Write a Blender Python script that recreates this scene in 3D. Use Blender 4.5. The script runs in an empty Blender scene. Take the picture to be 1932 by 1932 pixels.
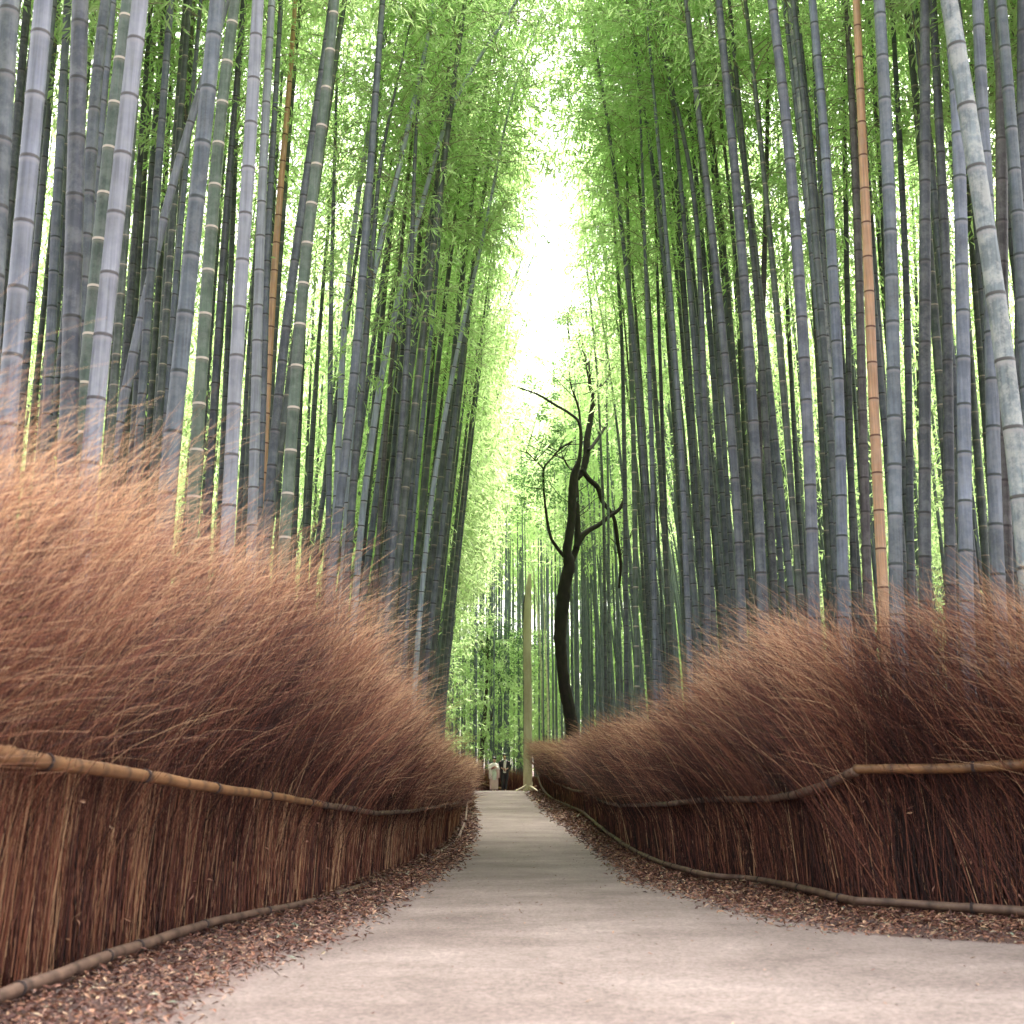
import bpy, math, random
import numpy as np
from mathutils import Vector, Matrix

R = np.random.default_rng(11)
random.seed(5)
sc = bpy.context.scene
C = sc.collection

# ------------------------------------------------------------------ camera, sky, sun, exposure
F = 2400.0                      # focal length in pixels of a 1932 px wide picture
CZ = 1.0                        # camera height
PITCH = math.atan((1500 - 966) / F)
cam_d = bpy.data.cameras.new('camera')
cam_d.sensor_width = 36
cam_d.lens = F / 1932 * 36
cam_d.clip_start = 0.05
cam_d.clip_end = 3000
cam_d.dof.use_dof = True
cam_d.dof.focus_distance = 24
cam_d.dof.aperture_fstop = 2.9
cam = bpy.data.objects.new('camera', cam_d)
C.objects.link(cam)
cam.location = (0, 0, CZ)
cam.rotation_euler = (math.pi / 2 + PITCH, 0, 0)
sc.camera = cam

SUN_EL, SUN_AZ = math.radians(66), math.radians(15)     # azimuth clockwise from +Y
w = bpy.data.worlds.new('World'); sc.world = w; w.use_nodes = True
nt = w.node_tree
bg = nt.nodes['Background']
sky = nt.nodes.new('ShaderNodeTexSky')
sky.sky_type = 'NISHITA'; sky.sun_disc = False
sky.sun_elevation = SUN_EL; sky.sun_rotation = SUN_AZ
sky.air_density = 1.0; sky.dust_density = 4.0; sky.ozone_density = 1.0
hsv = nt.nodes.new('ShaderNodeHueSaturation'); hsv.inputs['Saturation'].default_value = .35      # thin high cloud: a paler, warmer sky
tin = nt.nodes.new('ShaderNodeMix'); tin.data_type = 'RGBA'; tin.blend_type = 'MULTIPLY'; tin.inputs[0].default_value = 1; tin.inputs[7].default_value = (1.06, 1, .95, 1)
nt.links.new(sky.outputs[0], hsv.inputs['Color']); nt.links.new(hsv.outputs[0], tin.inputs[6]); nt.links.new(tin.outputs[2], bg.inputs[0])
bg.inputs[1].default_value = 0.15
sd = bpy.data.lights.new('sun', 'SUN'); sd.energy = 2.0; sd.angle = math.radians(25); sd.color = (1, .93, .84)
so = bpy.data.objects.new('sun', sd); C.objects.link(so)
sdir = Vector((math.sin(SUN_AZ) * math.cos(SUN_EL), math.cos(SUN_AZ) * math.cos(SUN_EL), math.sin(SUN_EL)))
so.rotation_euler = sdir.to_track_quat('Z', 'Y').to_euler()
so.location = (0, -10, 40)
sc.view_settings.view_transform = 'Standard'
sc.view_settings.look = 'None'
sc.view_settings.exposure = 2.66
sc.view_settings.gamma = 1
sc.cycles.max_bounces = 10
sc.cycles.diffuse_bounces = 7
sc.cycles.transmission_bounces = 6
sc.cycles.glossy_bounces = 2
sc.cycles.sample_clamp_indirect = 8

# ------------------------------------------------------------------ helpers
CP, SP = math.cos(PITCH), math.sin(PITCH)
def P(x, y, d):
    """point seen at pixel (x, y) of the 1932 px picture, at ground distance d"""
    u = (x - 966) / F; v = (966 - y) / F
    k = d / (CP - v * SP)
    return np.array([u * k, d, CZ + (SP + v * CP) * k])
def PG(x, y, z):
    """point seen at pixel (x, y) that has height z"""
    u = (x - 966) / F; v = (966 - y) / F
    k = (z - CZ) / (SP + v * CP)
    return np.array([u * k, (CP - v * SP) * k, z])

GY = [-400, -50, 0, 14, 18, 22, 28, 35, 45, 51, 54, 58, 64, 75, 90, 130, 400, 900]
GZ = [-1, 0, 0, 0, .02, .06, .2, .45, .85, 1.12, 1.16, 1.15, 1.05, 1.3, 2.0, 3.0, 9, 20]
def gz(y):
    return np.interp(y, GY, GZ)

def tag(o, label=None, cat=None, group=None, kind=None):
    if label: o['label'] = label
    if cat: o['category'] = cat
    if group: o['group'] = group
    if kind: o['kind'] = kind
    return o
def empty(name, loc, parent=None):
    o = bpy.data.objects.new(name, None); C.objects.link(o); o.location = loc
    o.empty_display_size = .2
    if parent: o.parent = parent
    return o
def np_mesh(name, V, Fq, mats=(), midx=None, attrs=None, smooth=True):
    """V (n,3); Fq (m,k) equal sided faces"""
    V = np.asarray(V, np.float32); Fq = np.asarray(Fq, np.int32)
    m = bpy.data.meshes.new(name)
    k = Fq.shape[1]
    m.vertices.add(len(V)); m.vertices.foreach_set('co', V.ravel())
    m.loops.add(Fq.size); m.loops.foreach_set('vertex_index', Fq.ravel())
    m.polygons.add(len(Fq))
    m.polygons.foreach_set('loop_start', np.arange(0, Fq.size, k, dtype=np.int32))
    m.polygons.foreach_set('loop_total', np.full(len(Fq), k, np.int32))
    for mt in mats: m.materials.append(mt)
    if midx is not None: m.polygons.foreach_set('material_index', np.asarray(midx, np.int32))
    m.polygons.foreach_set('use_smooth', np.full(len(Fq), smooth, bool))
    for an, (dom, arr) in (attrs or {}).items():
        a = m.attributes.new(an, 'FLOAT', dom); a.data.foreach_set('value', np.asarray(arr, np.float32))
    m.update(calc_edges=True)
    return m
def link(name, mesh, parent=None, loc=None):
    o = bpy.data.objects.new(name, mesh); C.objects.link(o)
    if parent: o.parent = parent
    if loc is not None: o.location = loc
    return o

class MB:
    """collects tube pieces into one quad mesh"""
    def __init__(s): s.V = []; s.F = []; s.n = 0; s.a = []; s.m = []
    def add(s, V, Fq, a=None, mi=0):
        V = np.asarray(V, float); Fq = np.asarray(Fq, int)
        s.V.append(V); s.F.append(Fq + s.n); s.n += len(V)
        s.a.append(np.zeros(len(V)) if a is None else np.broadcast_to(np.asarray(a, float), (len(V),)))
        s.m.append(np.full(len(Fq), mi))
    def tube(s, pts, rad, sides=8, a=None, cap=True, mi=0, wob=0.0):
        pts = np.asarray(pts, float); n = len(pts)
        rad = np.broadcast_to(np.asarray(rad, float), (n,))
        T = np.gradient(pts, axis=0); T /= np.linalg.norm(T, axis=1)[:, None] + 1e-9
        m = T.mean(0)
        ref = np.array([0, 1., 0]) if abs(m[1]) < .75 * np.linalg.norm(m) + 1e-9 else np.array([0, 0, 1.])
        A = np.cross(T, ref); A /= np.linalg.norm(A, axis=1)[:, None] + 1e-9
        B = np.cross(T, A)
        th = np.arange(sides) / sides * 2 * math.pi
        rr = rad[:, None] * (1 + wob * R.normal(size=(n, sides)))
        V = pts[:, None, :] + rr[..., None] * (np.cos(th)[None, :, None] * A[:, None, :] + np.sin(th)[None, :, None] * B[:, None, :])
        i = np.arange(n - 1)[:, None] * sides; j = np.arange(sides)[None, :]; j2 = (j + 1) % sides
        Fq = np.stack([i + j, i + j2, i + sides + j2, i + sides + j], -1).reshape(-1, 4)
        V = V.reshape(-1, 3)
        aa = None if a is None else np.repeat(np.broadcast_to(np.asarray(a, float), (n,)), sides)
        if cap:                                    # quad end caps
            c0 = len(V); V = np.vstack([V, pts[0], pts[-1]])
            L = (n - 1) * sides; q = []
            for t in range(0, sides - 1, 2):
                q.append([c0, (t + 2) % sides, t + 1, t]); q.append([c0 + 1, L + t, L + t + 1, L + (t + 2) % sides])
            Fq = np.vstack([Fq, q])
            if aa is not None: aa = np.append(aa, [aa[0], aa[-1]])
        s.add(V, Fq, aa, mi)
    def mesh(s, name, mats, attr='tint', smooth=True):
        return np_mesh(name, np.vstack(s.V), np.vstack(s.F), mats, np.concatenate(s.m), {attr: ('POINT', np.concatenate(s.a))}, smooth)

def spline(ctrl, n):
    """Catmull-Rom through control points, n samples"""
    c = np.asarray(ctrl, float)
    if len(c) == 2: return c[0] + (c[1] - c[0]) * np.linspace(0, 1, n)[:, None]
    c = np.vstack([2 * c[0] - c[1], c, 2 * c[-1] - c[-2]])
    t = np.linspace(0, len(c) - 3 - 1e-6, n); i = t.astype(int); u = (t - i)[:, None]
    p0, p1, p2, p3 = c[i], c[i + 1], c[i + 2], c[i + 3]
    return .5 * ((2 * p1) + (-p0 + p2) * u + (2 * p0 - 5 * p1 + 4 * p2 - p3) * u ** 2 + (-p0 + 3 * p1 - 3 * p2 + p3) * u ** 3)

# ------------------------------------------------------------------ materials
def new_mat(name):
    m = bpy.data.materials.new(name); m.use_nodes = True
    n = m.node_tree; b = n.nodes['Principled BSDF']
    return m, n, b
def N(n, t, **kw):
    x = n.nodes.new(t)
    for k, v in kw.items():
        if k in x.inputs: x.inputs[k].default_value = v
        else: setattr(x, k, v)
    return x
def ramp(n, stops, fac=None):
    r = n.nodes.new('ShaderNodeValToRGB'); e = r.color_ramp.elements
    while len(e) < len(stops): e.new(.5)
    for q, (p, c) in zip(e, stops): q.position = p; q.color = (*c, 1)
    if fac is not None: n.links.new(fac, r.inputs[0])
    return r
def mix(n, fac, a, b, mode='MIX'):
    x = n.nodes.new('ShaderNodeMix'); x.data_type = 'RGBA'; x.blend_type = mode
    for i, v in ((0, fac), (6, a), (7, b)):
        if isinstance(v, (int, float)): x.inputs[i].default_value = v
        elif isinstance(v, tuple): x.inputs[i].default_value = (*v, 1)
        else: n.links.new(v, x.inputs[i])
    return x.outputs[2]

def culm_mat(name, col, node_dark, node_pale, var=.38, spot=.12):
    """bamboo skin: waxy grey bloom, streaks along the culm, ringed nodes (attribute 'ring': 1 scar, -1 wax band)"""
    m, n, b = new_mat(name)
    tc = N(n, 'ShaderNodeTexCoord'); mp = N(n, 'ShaderNodeMapping'); mp.inputs['Scale'].default_value = (38, 38, 1.1)
    n.links.new(tc.outputs['Object'], mp.inputs[0])
    st = N(n, 'ShaderNodeTexNoise', Scale=1.0, Detail=4.0); n.links.new(mp.outputs[0], st.inputs['Vector'])
    bl = N(n, 'ShaderNodeTexNoise', Scale=2.2, Detail=5.0, Roughness=.65); n.links.new(tc.outputs['Object'], bl.inputs['Vector'])
    oi = N(n, 'ShaderNodeObjectInfo')
    c = np.array(col) * ([.80, .93, 1.10] if max(col) < .5 else [1, 1, 1])
    base = ramp(n, [(.3, tuple(c * (1 - var))), (.5, tuple(c)), (.72, tuple(np.minimum(c * (1 + var) + .01, .8)))], bl.outputs[0])
    r1 = ramp(n, [(.3, (.55,) * 3), (.62, (1.15,) * 3)], st.outputs[0])
    c1 = mix(n, .75, base.outputs[0], r1.outputs[0], 'MULTIPLY')
    r2 = ramp(n, [(0, (.62, .66, .70)), (.35, (.95, 1.0, .86)), (.7, (1.1, 1.05, 1.1)), (1, (1.35, 1.35, 1.45))], oi.outputs['Random'])
    c2 = mix(n, .75, c1, r2.outputs[0], 'MULTIPLY')
    if spot:
        sp = N(n, 'ShaderNodeTexNoise', Scale=5.5, Detail=6.0, Roughness=.75); n.links.new(tc.outputs['Object'], sp.inputs['Vector'])
        rs = ramp(n, [(.44, (0,) * 3), (.58, (1,) * 3)], sp.outputs[0])
        mm = N(n, 'ShaderNodeMath', operation='MULTIPLY'); n.links.new(rs.outputs[0], mm.inputs[0]); mm.inputs[1].default_value = spot
        c2 = mix(n, mm.outputs[0], c2, (.50, .50, .47))
    at = N(n, 'ShaderNodeAttribute'); at.attribute_name = 'ring'
    mr = N(n, 'ShaderNodeMapRange'); mr.inputs[1].default_value = .15; mr.inputs[2].default_value = .8; n.links.new(at.outputs['Fac'], mr.inputs[0])
    mw = N(n, 'ShaderNodeMapRange'); mw.inputs[1].default_value = -.1; mw.inputs[2].default_value = -1; mw.inputs[4].default_value = .75; n.links.new(at.outputs['Fac'], mw.inputs[0])
    c3 = mix(n, mw.outputs[0], c2, node_pale)
    c4 = mix(n, mr.outputs[0], c3, node_dark)
    n.links.new(c4, b.inputs['Base Color'])
    b.inputs['Roughness'].default_value = .5
    bp = N(n, 'ShaderNodeBump', Strength=.12, Distance=.01); n.links.new(st.outputs[0], bp.inputs['Height']); n.links.new(bp.outputs[0], b.inputs['Normal'])
    return m
TONE = {
    'pale lavender grey': culm_mat('bamboo_skin_lavender', (.32, .285, .31), (.09, .08, .085), (.36, .35, .39), .22),
    'blue grey': culm_mat('bamboo_skin_blue', (.140, .143, .156), (.03, .038, .04), (.24, .235, .25)),
    'slate grey': culm_mat('bamboo_skin_slate', (.102, .101, .109), (.032, .03, .032), (.19, .175, .185)),
    'dark grey': culm_mat('bamboo_skin_dark', (.058, .057, .061), (.024, .022, .022), (.12, .105, .11)),
    'dark olive green': culm_mat('bamboo_skin_olive', (.105, .13, .085), (.55, .47, .40), (.2, .2, .16)),
    'orange tan': culm_mat('bamboo_skin_orange', (.60, .35, .21), (.15, .06, .04), (.55, .38, .27), .15),
    'mottled pale grey': culm_mat('bamboo_skin_mottled', (.23, .23, .235), (.06, .055, .055), (.34, .33, .34), .3, .5),
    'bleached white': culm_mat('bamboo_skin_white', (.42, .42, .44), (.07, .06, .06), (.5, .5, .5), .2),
    'dark brown': culm_mat('bamboo_skin_brown', (.10, .072, .065), (.04, .03, .03), (.15, .12, .12)),
    'bleached yellow': culm_mat('bamboo_skin_straw', (.55, .52, .36), (.2, .18, .12), (.6, .58, .45)),
}
fill_mats = [culm_mat('bamboo_skin_grove_a', (.088, .092, .096), (.03, .028, .03), (.18, .175, .17)),
             culm_mat('bamboo_skin_grove_b', (.118, .121, .129), (.04, .038, .04), (.23, .22, .23)),
             culm_mat('bamboo_skin_grove_c', (.072, .080, .062), (.30, .26, .21), (.15, .15, .12))]

def leaf_mat(name, dcol, tcol, dcol2, tcol2, tr=.55):
    m = bpy.data.materials.new(name); m.use_nodes = True; n = m.node_tree; n.nodes.clear()
    out = N(n, 'ShaderNodeOutputMaterial')
    at = N(n, 'ShaderNodeAttribute'); at.attribute_name = 'tint'
    oi = N(n, 'ShaderNodeObjectInfo')
    ad = N(n, 'ShaderNodeMath', operation='MULTIPLY_ADD'); ad.inputs[1].default_value = .45; n.links.new(oi.outputs['Random'], ad.inputs[0])
    mu = N(n, 'ShaderNodeMath', operation='MULTIPLY'); mu.inputs[1].default_value = .55; n.links.new(at.outputs['Fac'], mu.inputs[0]); n.links.new(mu.outputs[0], ad.inputs[2])
    d = N(n, 'ShaderNodeBsdfDiffuse'); t = N(n, 'ShaderNodeBsdfTranslucent'); g = N(n, 'ShaderNodeBsdfGlossy', Roughness=.35)
    g.inputs[0].default_value = (.8, .85, .8, 1)
    n.links.new(mix(n, ad.outputs[0], dcol, dcol2), d.inputs[0]); n.links.new(mix(n, ad.outputs[0], tcol, tcol2), t.inputs[0])
    m1 = N(n, 'ShaderNodeMixShader'); m1.inputs[0].default_value = tr; n.links.new(d.outputs[0], m1.inputs[1]); n.links.new(t.outputs[0], m1.inputs[2])
    m2 = N(n, 'ShaderNodeMixShader'); m2.inputs[0].default_value = .05; n.links.new(m1.outputs[0], m2.inputs[1]); n.links.new(g.outputs[0], m2.inputs[2])
    n.links.new(m2.outputs[0], out.inputs[0])
    return m
M_leaf = leaf_mat('bamboo_leaf', (.09, .18, .055), (.42, .68, .23), (.20, .31, .13), (.80, .94, .54), .8)
M_tleaf = leaf_mat('tree_leaf', (.02, .045, .02), (.06, .15, .04), (.09, .15, .06), (.28, .50, .18), .5)

def simple_mat(name, c1, c2, scale=8, rough=.8, bump=.3, stretch=(1, 1, 1), detail=6, dist=.02):
    m, n, b = new_mat(name)
    tc = N(n, 'ShaderNodeTexCoord'); mp = N(n, 'ShaderNodeMapping'); mp.inputs['Scale'].default_value = stretch
    n.links.new(tc.outputs['Object'], mp.inputs[0])
    t = N(n, 'ShaderNodeTexNoise', Scale=float(scale), Detail=float(detail), Roughness=.65); n.links.new(mp.outputs[0], t.inputs['Vector'])
    r = ramp(n, [(.32, c1), (.68, c2)], t.outputs[0]); n.links.new(r.outputs[0], b.inputs['Base Color'])
    b.inputs['Roughness'].default_value = rough
    if bump:
        bp = N(n, 'ShaderNodeBump', Strength=bump, Distance=dist); n.links.new(t.outputs[0], bp.inputs['Height']); n.links.new(bp.outputs[0], b.inputs['Normal'])
    return m
M_branch = simple_mat('bamboo_branch', (.20, .19, .13), (.34, .31, .22), 20, .7, 0)
M_bark = simple_mat('dark_bark', (.007, .006, .006), (.028, .020, .018), 9, .9, .8, (1, 1, .35))
M_tanbark = simple_mat('tan_bark', (.42, .34, .24), (.62, .54, .42), 3, .9, .6, (1, 1, .3))
M_thinbark = simple_mat('thin_bark', (.03, .022, .022), (.07, .05, .05), 9, .9, .3)
M_poleN = simple_mat('bamboo_pole_tan', (.13, .062, .026), (.27, .135, .058), 5, .55, .2, (1, 1, 1))
M_poleD = simple_mat('bamboo_pole_weathered', (.075, .042, .031), (.19, .115, .082), 6, .6, .3)

for m_ in (M_poleN, M_poleD):                # darker scars at the nodes of the poles
    n_ = m_.node_tree; b_ = n_.nodes['Principled BSDF']; src = b_.inputs['Base Color'].links[0].from_socket
    at_ = N(n_, 'ShaderNodeAttribute'); at_.attribute_name = 'tint'
    mu_ = N(n_, 'ShaderNodeMath', operation='MULTIPLY'); mu_.inputs[1].default_value = .8; n_.links.new(at_.outputs['Fac'], mu_.inputs[0])
    n_.links.new(mix(n_, mu_.outputs[0], src, (.035, .018, .013)), b_.inputs['Base Color'])
def strand_mat():
    m, n, b = new_mat('brushwood_twigs')
    at = N(n, 'ShaderNodeAttribute'); at.attribute_name = 'tint'
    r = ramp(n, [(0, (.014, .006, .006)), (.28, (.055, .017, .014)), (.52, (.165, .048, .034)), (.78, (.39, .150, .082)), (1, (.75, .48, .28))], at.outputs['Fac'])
    n.links.new(r.outputs[0], b.inputs['Base Color']); b.inputs['Roughness'].default_value = .6
    return m
M_brush = strand_mat()
M_dryleaf = None
def dry_leaf_mat():
    m, n, b = new_mat('dry_leaves')
    at = N(n, 'ShaderNodeAttribute'); at.attribute_name = 'tint'
    r = ramp(n, [(0, (.035, .015, .014)), (.3, (.11, .040, .032)), (.55, (.22, .095, .065)), (.8, (.33, .165, .10)), (.96, (.42, .30, .20)), (1, (.16, .20, .15))], at.outputs['Fac'])
    n.links.new(r.outputs[0], b.inputs['Base Color']); b.inputs['Roughness'].default_value = .6
    return m
M_dryleaf = dry_leaf_mat()

def road_mat():
    m, n, b = new_mat('path_surface')
    tc = N(n, 'ShaderNodeTexCoord')
    big = N(n, 'ShaderNodeTexNoise', Scale=.8, Detail=9.0, Roughness=.72); n.links.new(tc.outputs['Object'], big.inputs['Vector'])
    fine = N(n, 'ShaderNodeTexNoise', Scale=34.0, Detail=9.0, Roughness=.85); n.links.new(tc.outputs['Object'], fine.inputs['Vector'])
    mp = N(n, 'ShaderNodeMapping'); mp.inputs['Scale'].default_value = (.45, .9, 1); n.links.new(tc.outputs['Object'], mp.inputs[0])
    band = N(n, 'ShaderNodeTexNoise', Scale=1.0, Detail=4.0); n.links.new(mp.outputs[0], band.inputs['Vector'])
    c = ramp(n, [(.32, (.108, .082, .077)), (.5, (.158, .125, .118)), (.66, (.208, .170, .162))], big.outputs[0])
    f = ramp(n, [(.40, (.40,) * 3), (.5, (1.0,) * 3), (.60, (1.6,) * 3)], fine.outputs[0])
    bd = ramp(n, [(.38, (.76, .73, .73)), (.55, (1.03,) * 3)], band.outputs[0])
    c1 = mix(n, .8, c.outputs[0], f.outputs[0], 'MULTIPLY'); c2 = mix(n, .8, c1, bd.outputs[0], 'MULTIPLY')
    # damp soil stain along the edges: attribute 'edge'
    at = N(n, 'ShaderNodeAttribute'); at.attribute_name = 'edge'
    md = N(n, 'ShaderNodeTexNoise', Scale=2.5, Detail=6.0, Roughness=.7); n.links.new(tc.outputs['Object'], md.inputs['Vector'])
    sm = N(n, 'ShaderNodeMath', operation='MULTIPLY_ADD'); n.links.new(md.outputs[0], sm.inputs[0]); sm.inputs[1].default_value = .9; n.links.new(at.outputs['Fac'], sm.inputs[2])
    re = ramp(n, [(.62, (0,) * 3), (1.0, (1,) * 3)], sm.outputs[0])
    c3 = mix(n, re.outputs[0], c2, (.105, .062, .058))
    n.links.new(c3, b.inputs['Base Color']); b.inputs['Roughness'].default_value = .9
    bp = N(n, 'ShaderNodeBump', Strength=.5, Distance=.006); n.links.new(fine.outputs[0], bp.inputs['Height']); n.links.new(bp.outputs[0], b.inputs['Normal'])
    return m
M_road = road_mat()
M_soil = simple_mat('forest_soil', (.03, .017, .016), (.10, .05, .042), 6, .95, .6, detail=8)

# ------------------------------------------------------------------ fence lines and path edges (from the photograph)
def stations(rows):
    """rows (x, y_low, y_up, z or None, d or None) -> arrays Y, X, Zlow, Zup"""
    out = []
    for x, yl, yu, z, d in rows:
        p = PG(x, yl, z) if d is None else P(x, yl, d)
        q = P(x, yu, p[1]); out.append((p[1], p[0], p[2], q[2]))
    return np.array(out)
LS = stations([(0, 1861, 1428, .07, None), (150, 1806, 1446, .07, None), (300, 1758, 1473, .07, None), (450, 1721, 1496, .06, None),
               (575, 1698, 1516, .05, None), (700, 1660, 1535, None, 16), (760, 1644, 1531, None, 18), (850, 1586, 1515, None, 25), (868, 1549, 1512, None, 31)])
RS = stations([(1932, 1718, 1443, .07, None), (1766, 1709, 1450, .07, None), (1616, 1701, 1453, .07, None), (1516, 1676, 1494, .07, None),
               (1416, 1656, 1507, .07, None), (1266, 1633, 1515, .08, None), (1181, 1596, 1519, None, 23), (1136, 1563, 1511, None, 28),
               (1101, 1533, 1492, None, 35), (1041, 1506, 1473, None, 45)])
# arc-parametrised fence polylines (X, Y, zrail, ztop)
Lfence = np.array([[-2.6, -3, .07, 1.2], [-2.55, 2.5, .07, 1.2]] + [[r[1], r[0], r[2], r[3]] for r in LS] + [[-1.5, 40, .8, 1.5], [-1.95, 52, 1.25, 1.95], [-2.6, 60, 1.3, 1.9]])
Rfence = np.array([[13, 6.0, .07, 1.25], [8.5, 8.2, .07, 1.25], [5.6, 9.7, .07, 1.25]] + [[r[1], r[0], r[2], r[3]] for r in RS] + [[1.15, 51, 1.3, 1.75]])
def lx(y): return np.interp(y, Lfence[:, 1], Lfence[:, 0])
def rx(y):
    f = Rfence[::1]; o = np.argsort(f[:, 1]); return np.interp(y, f[o, 1], f[o, 0])
def edge(rows):
    o = []
    for x, y in rows:
        d = 30.
        for _ in range(60):
            p = P(x, y, d); z = gz(d) + .012
            d += (p[2] - z) * 6 if y > 1510 else 0
            d = min(max(d, 3), 52)
        o.append((d, P(x, y, d)[0]))
    return np.array(sorted(o))
LE = edge([(300, 1932), (400, 1871), (525, 1816), (625, 1776), (725, 1716), (800, 1666), (860, 1631), (890, 1566)])
RE = edge([(1932, 1778), (1616, 1761), (1441, 1731), (1316, 1691), (1226, 1666), (1176, 1621), (1116, 1581), (1051, 1536)])
LE = np.vstack([[-30, -1.7], [0, -1.6], LE, [52, -1.8], [60, -2.3]])
RE = np.vstack([[-30, 14], [4, 11], [7.3, 6.0], RE, [50, .95], [56, .95], [60, 1.8], [66, 5]])
print('LE', LE.round(2).tolist()); print('RE', RE.round(2).tolist()); print('LS', LS.round(2).tolist()); print('RS', RS.round(2).tolist())

# ------------------------------------------------------------------ ground and path
def grid_mesh(name, X, Y, Z, mats, attrs=None):
    ny, nx = X.shape
    V = np.stack([X, Y, Z], -1).reshape(-1, 3)
    i = (np.arange(ny - 1)[:, None] * nx + np.arange(nx - 1)[None, :])
    Fq = np.stack([i, i + 1, i + nx + 1, i + nx], -1).reshape(-1, 4)
    return np_mesh(name, V, Fq, mats, None, attrs)
ys = np.concatenate([[-900, -300, -80, -20], np.arange(-5, 80, .5), np.arange(80, 200, 5), [300, 500, 900, 1500]])
xs = np.concatenate([[-900, -300, -80], np.arange(-30, 31, 1.0), [80, 300, 900]])
X, Y = np.meshgrid(xs, ys)
Z = gz(Y) - .012 + 0 * X
Z = Z + .25 * np.clip((np.abs(X - 0.2) - 3.5) / 10, 0, 1)      # floor of the grove rises a little away from the path
tag(link('ground', grid_mesh('ground', X, Y, Z, [M_soil])), kind='structure')
ys = np.concatenate([np.arange(-8, 30, .25), np.arange(30, 66, .5)])
t = np.linspace(0, 1, 25)
el = np.interp(ys, LE[:, 0], LE[:, 1]) + .05 * np.sin(ys * 2.1) + .03 * np.sin(ys * 5.3 + 1)
er = np.interp(ys, RE[:, 0], RE[:, 1]) + .05 * np.sin(ys * 1.7 + 2) + .03 * np.sin(ys * 4.7)
el -= .25; er += .25
X = el[:, None] * (1 - t) + er[:, None] * t; Y = np.repeat(ys[:, None], 25, 1)
Z = gz(Y) + .004 * np.sin(Y * 1.1) * (Y < 40) + .004 - .02 * np.abs(t * 2 - 1)[None, :] ** 4 + .012
dist = np.minimum(X - el[:, None], er[:, None] - X)
tag(link('path', grid_mesh('path', X, Y, Z, [M_road], {'edge': ('POINT', np.clip(.55 - dist / .8, 0, .55).ravel())})), kind='structure')

# ------------------------------------------------------------------ generic thin strands
def strands(P0, dirs, L, bend, r0, tint, K=5, sides=3):
    """P0 (n,3) starts; dirs (n,3) start direction; bend (n,3) displacement added ~t^2; returns V,F,a"""
    n = len(P0); t = np.linspace(0, 1, K)[None, :, None]
    C_ = P0[:, None] + dirs[:, None] * (L[:, None, None] * t) + bend[:, None] * t ** 2.0
    T = np.gradient(C_, axis=1); T /= np.linalg.norm(T, axis=2, keepdims=True) + 1e-9
    ref = np.tile([0.3, 1., .1], (n, K, 1)); A = np.cross(T, ref); A /= np.linalg.norm(A, axis=2, keepdims=True) + 1e-9; B = np.cross(T, A)
    rad = r0[:, None] * np.linspace(1, .3, K)[None, :]
    th = np.arange(sides) / sides * 2 * math.pi + .5
    V = C_[:, :, None] + rad[:, :, None, None] * (np.cos(th)[:, None] * A[:, :, None] + np.sin(th)[:, None] * B[:, :, None])
    i = (np.arange(n)[:, None, None] * K + np.arange(K - 1)[None, :, None]) * sides; j = np.arange(sides)[None, None]; j2 = (j + 1) % sides
    Fq = np.stack([i + j, i + j2, i + sides + j2, i + sides + j], -1).reshape(-1, 4)
    a = tint[:, None] + np.linspace(-.05, .12, K)[None, :]
    return V.reshape(-1, 3), Fq, np.repeat(a.reshape(-1), sides)

def leaf_quads(P0, D, Nn, L, W, tint, curl=.12):
    """pointed leaves: one folded pair of quads would double the count, so a kite with a lifted tip"""
    D = D / (np.linalg.norm(D, axis=1)[:, None] + 1e-9)
    S = np.cross(D, Nn); S /= np.linalg.norm(S, axis=1)[:, None] + 1e-9
    Nn = np.cross(S, D)
    a = P0; c = P0 + D * L[:, None] - Nn * (curl * L)[:, None]
    m_ = P0 + D * (L * .42)[:, None]
    b = m_ + S * (W / 2)[:, None]; d = m_ - S * (W / 2)[:, None]
    V = np.stack([a, b, c, d], 1).reshape(-1, 3)
    Fq = np.arange(len(P0) * 4).reshape(-1, 4)
    return V, Fq, tint

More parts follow.
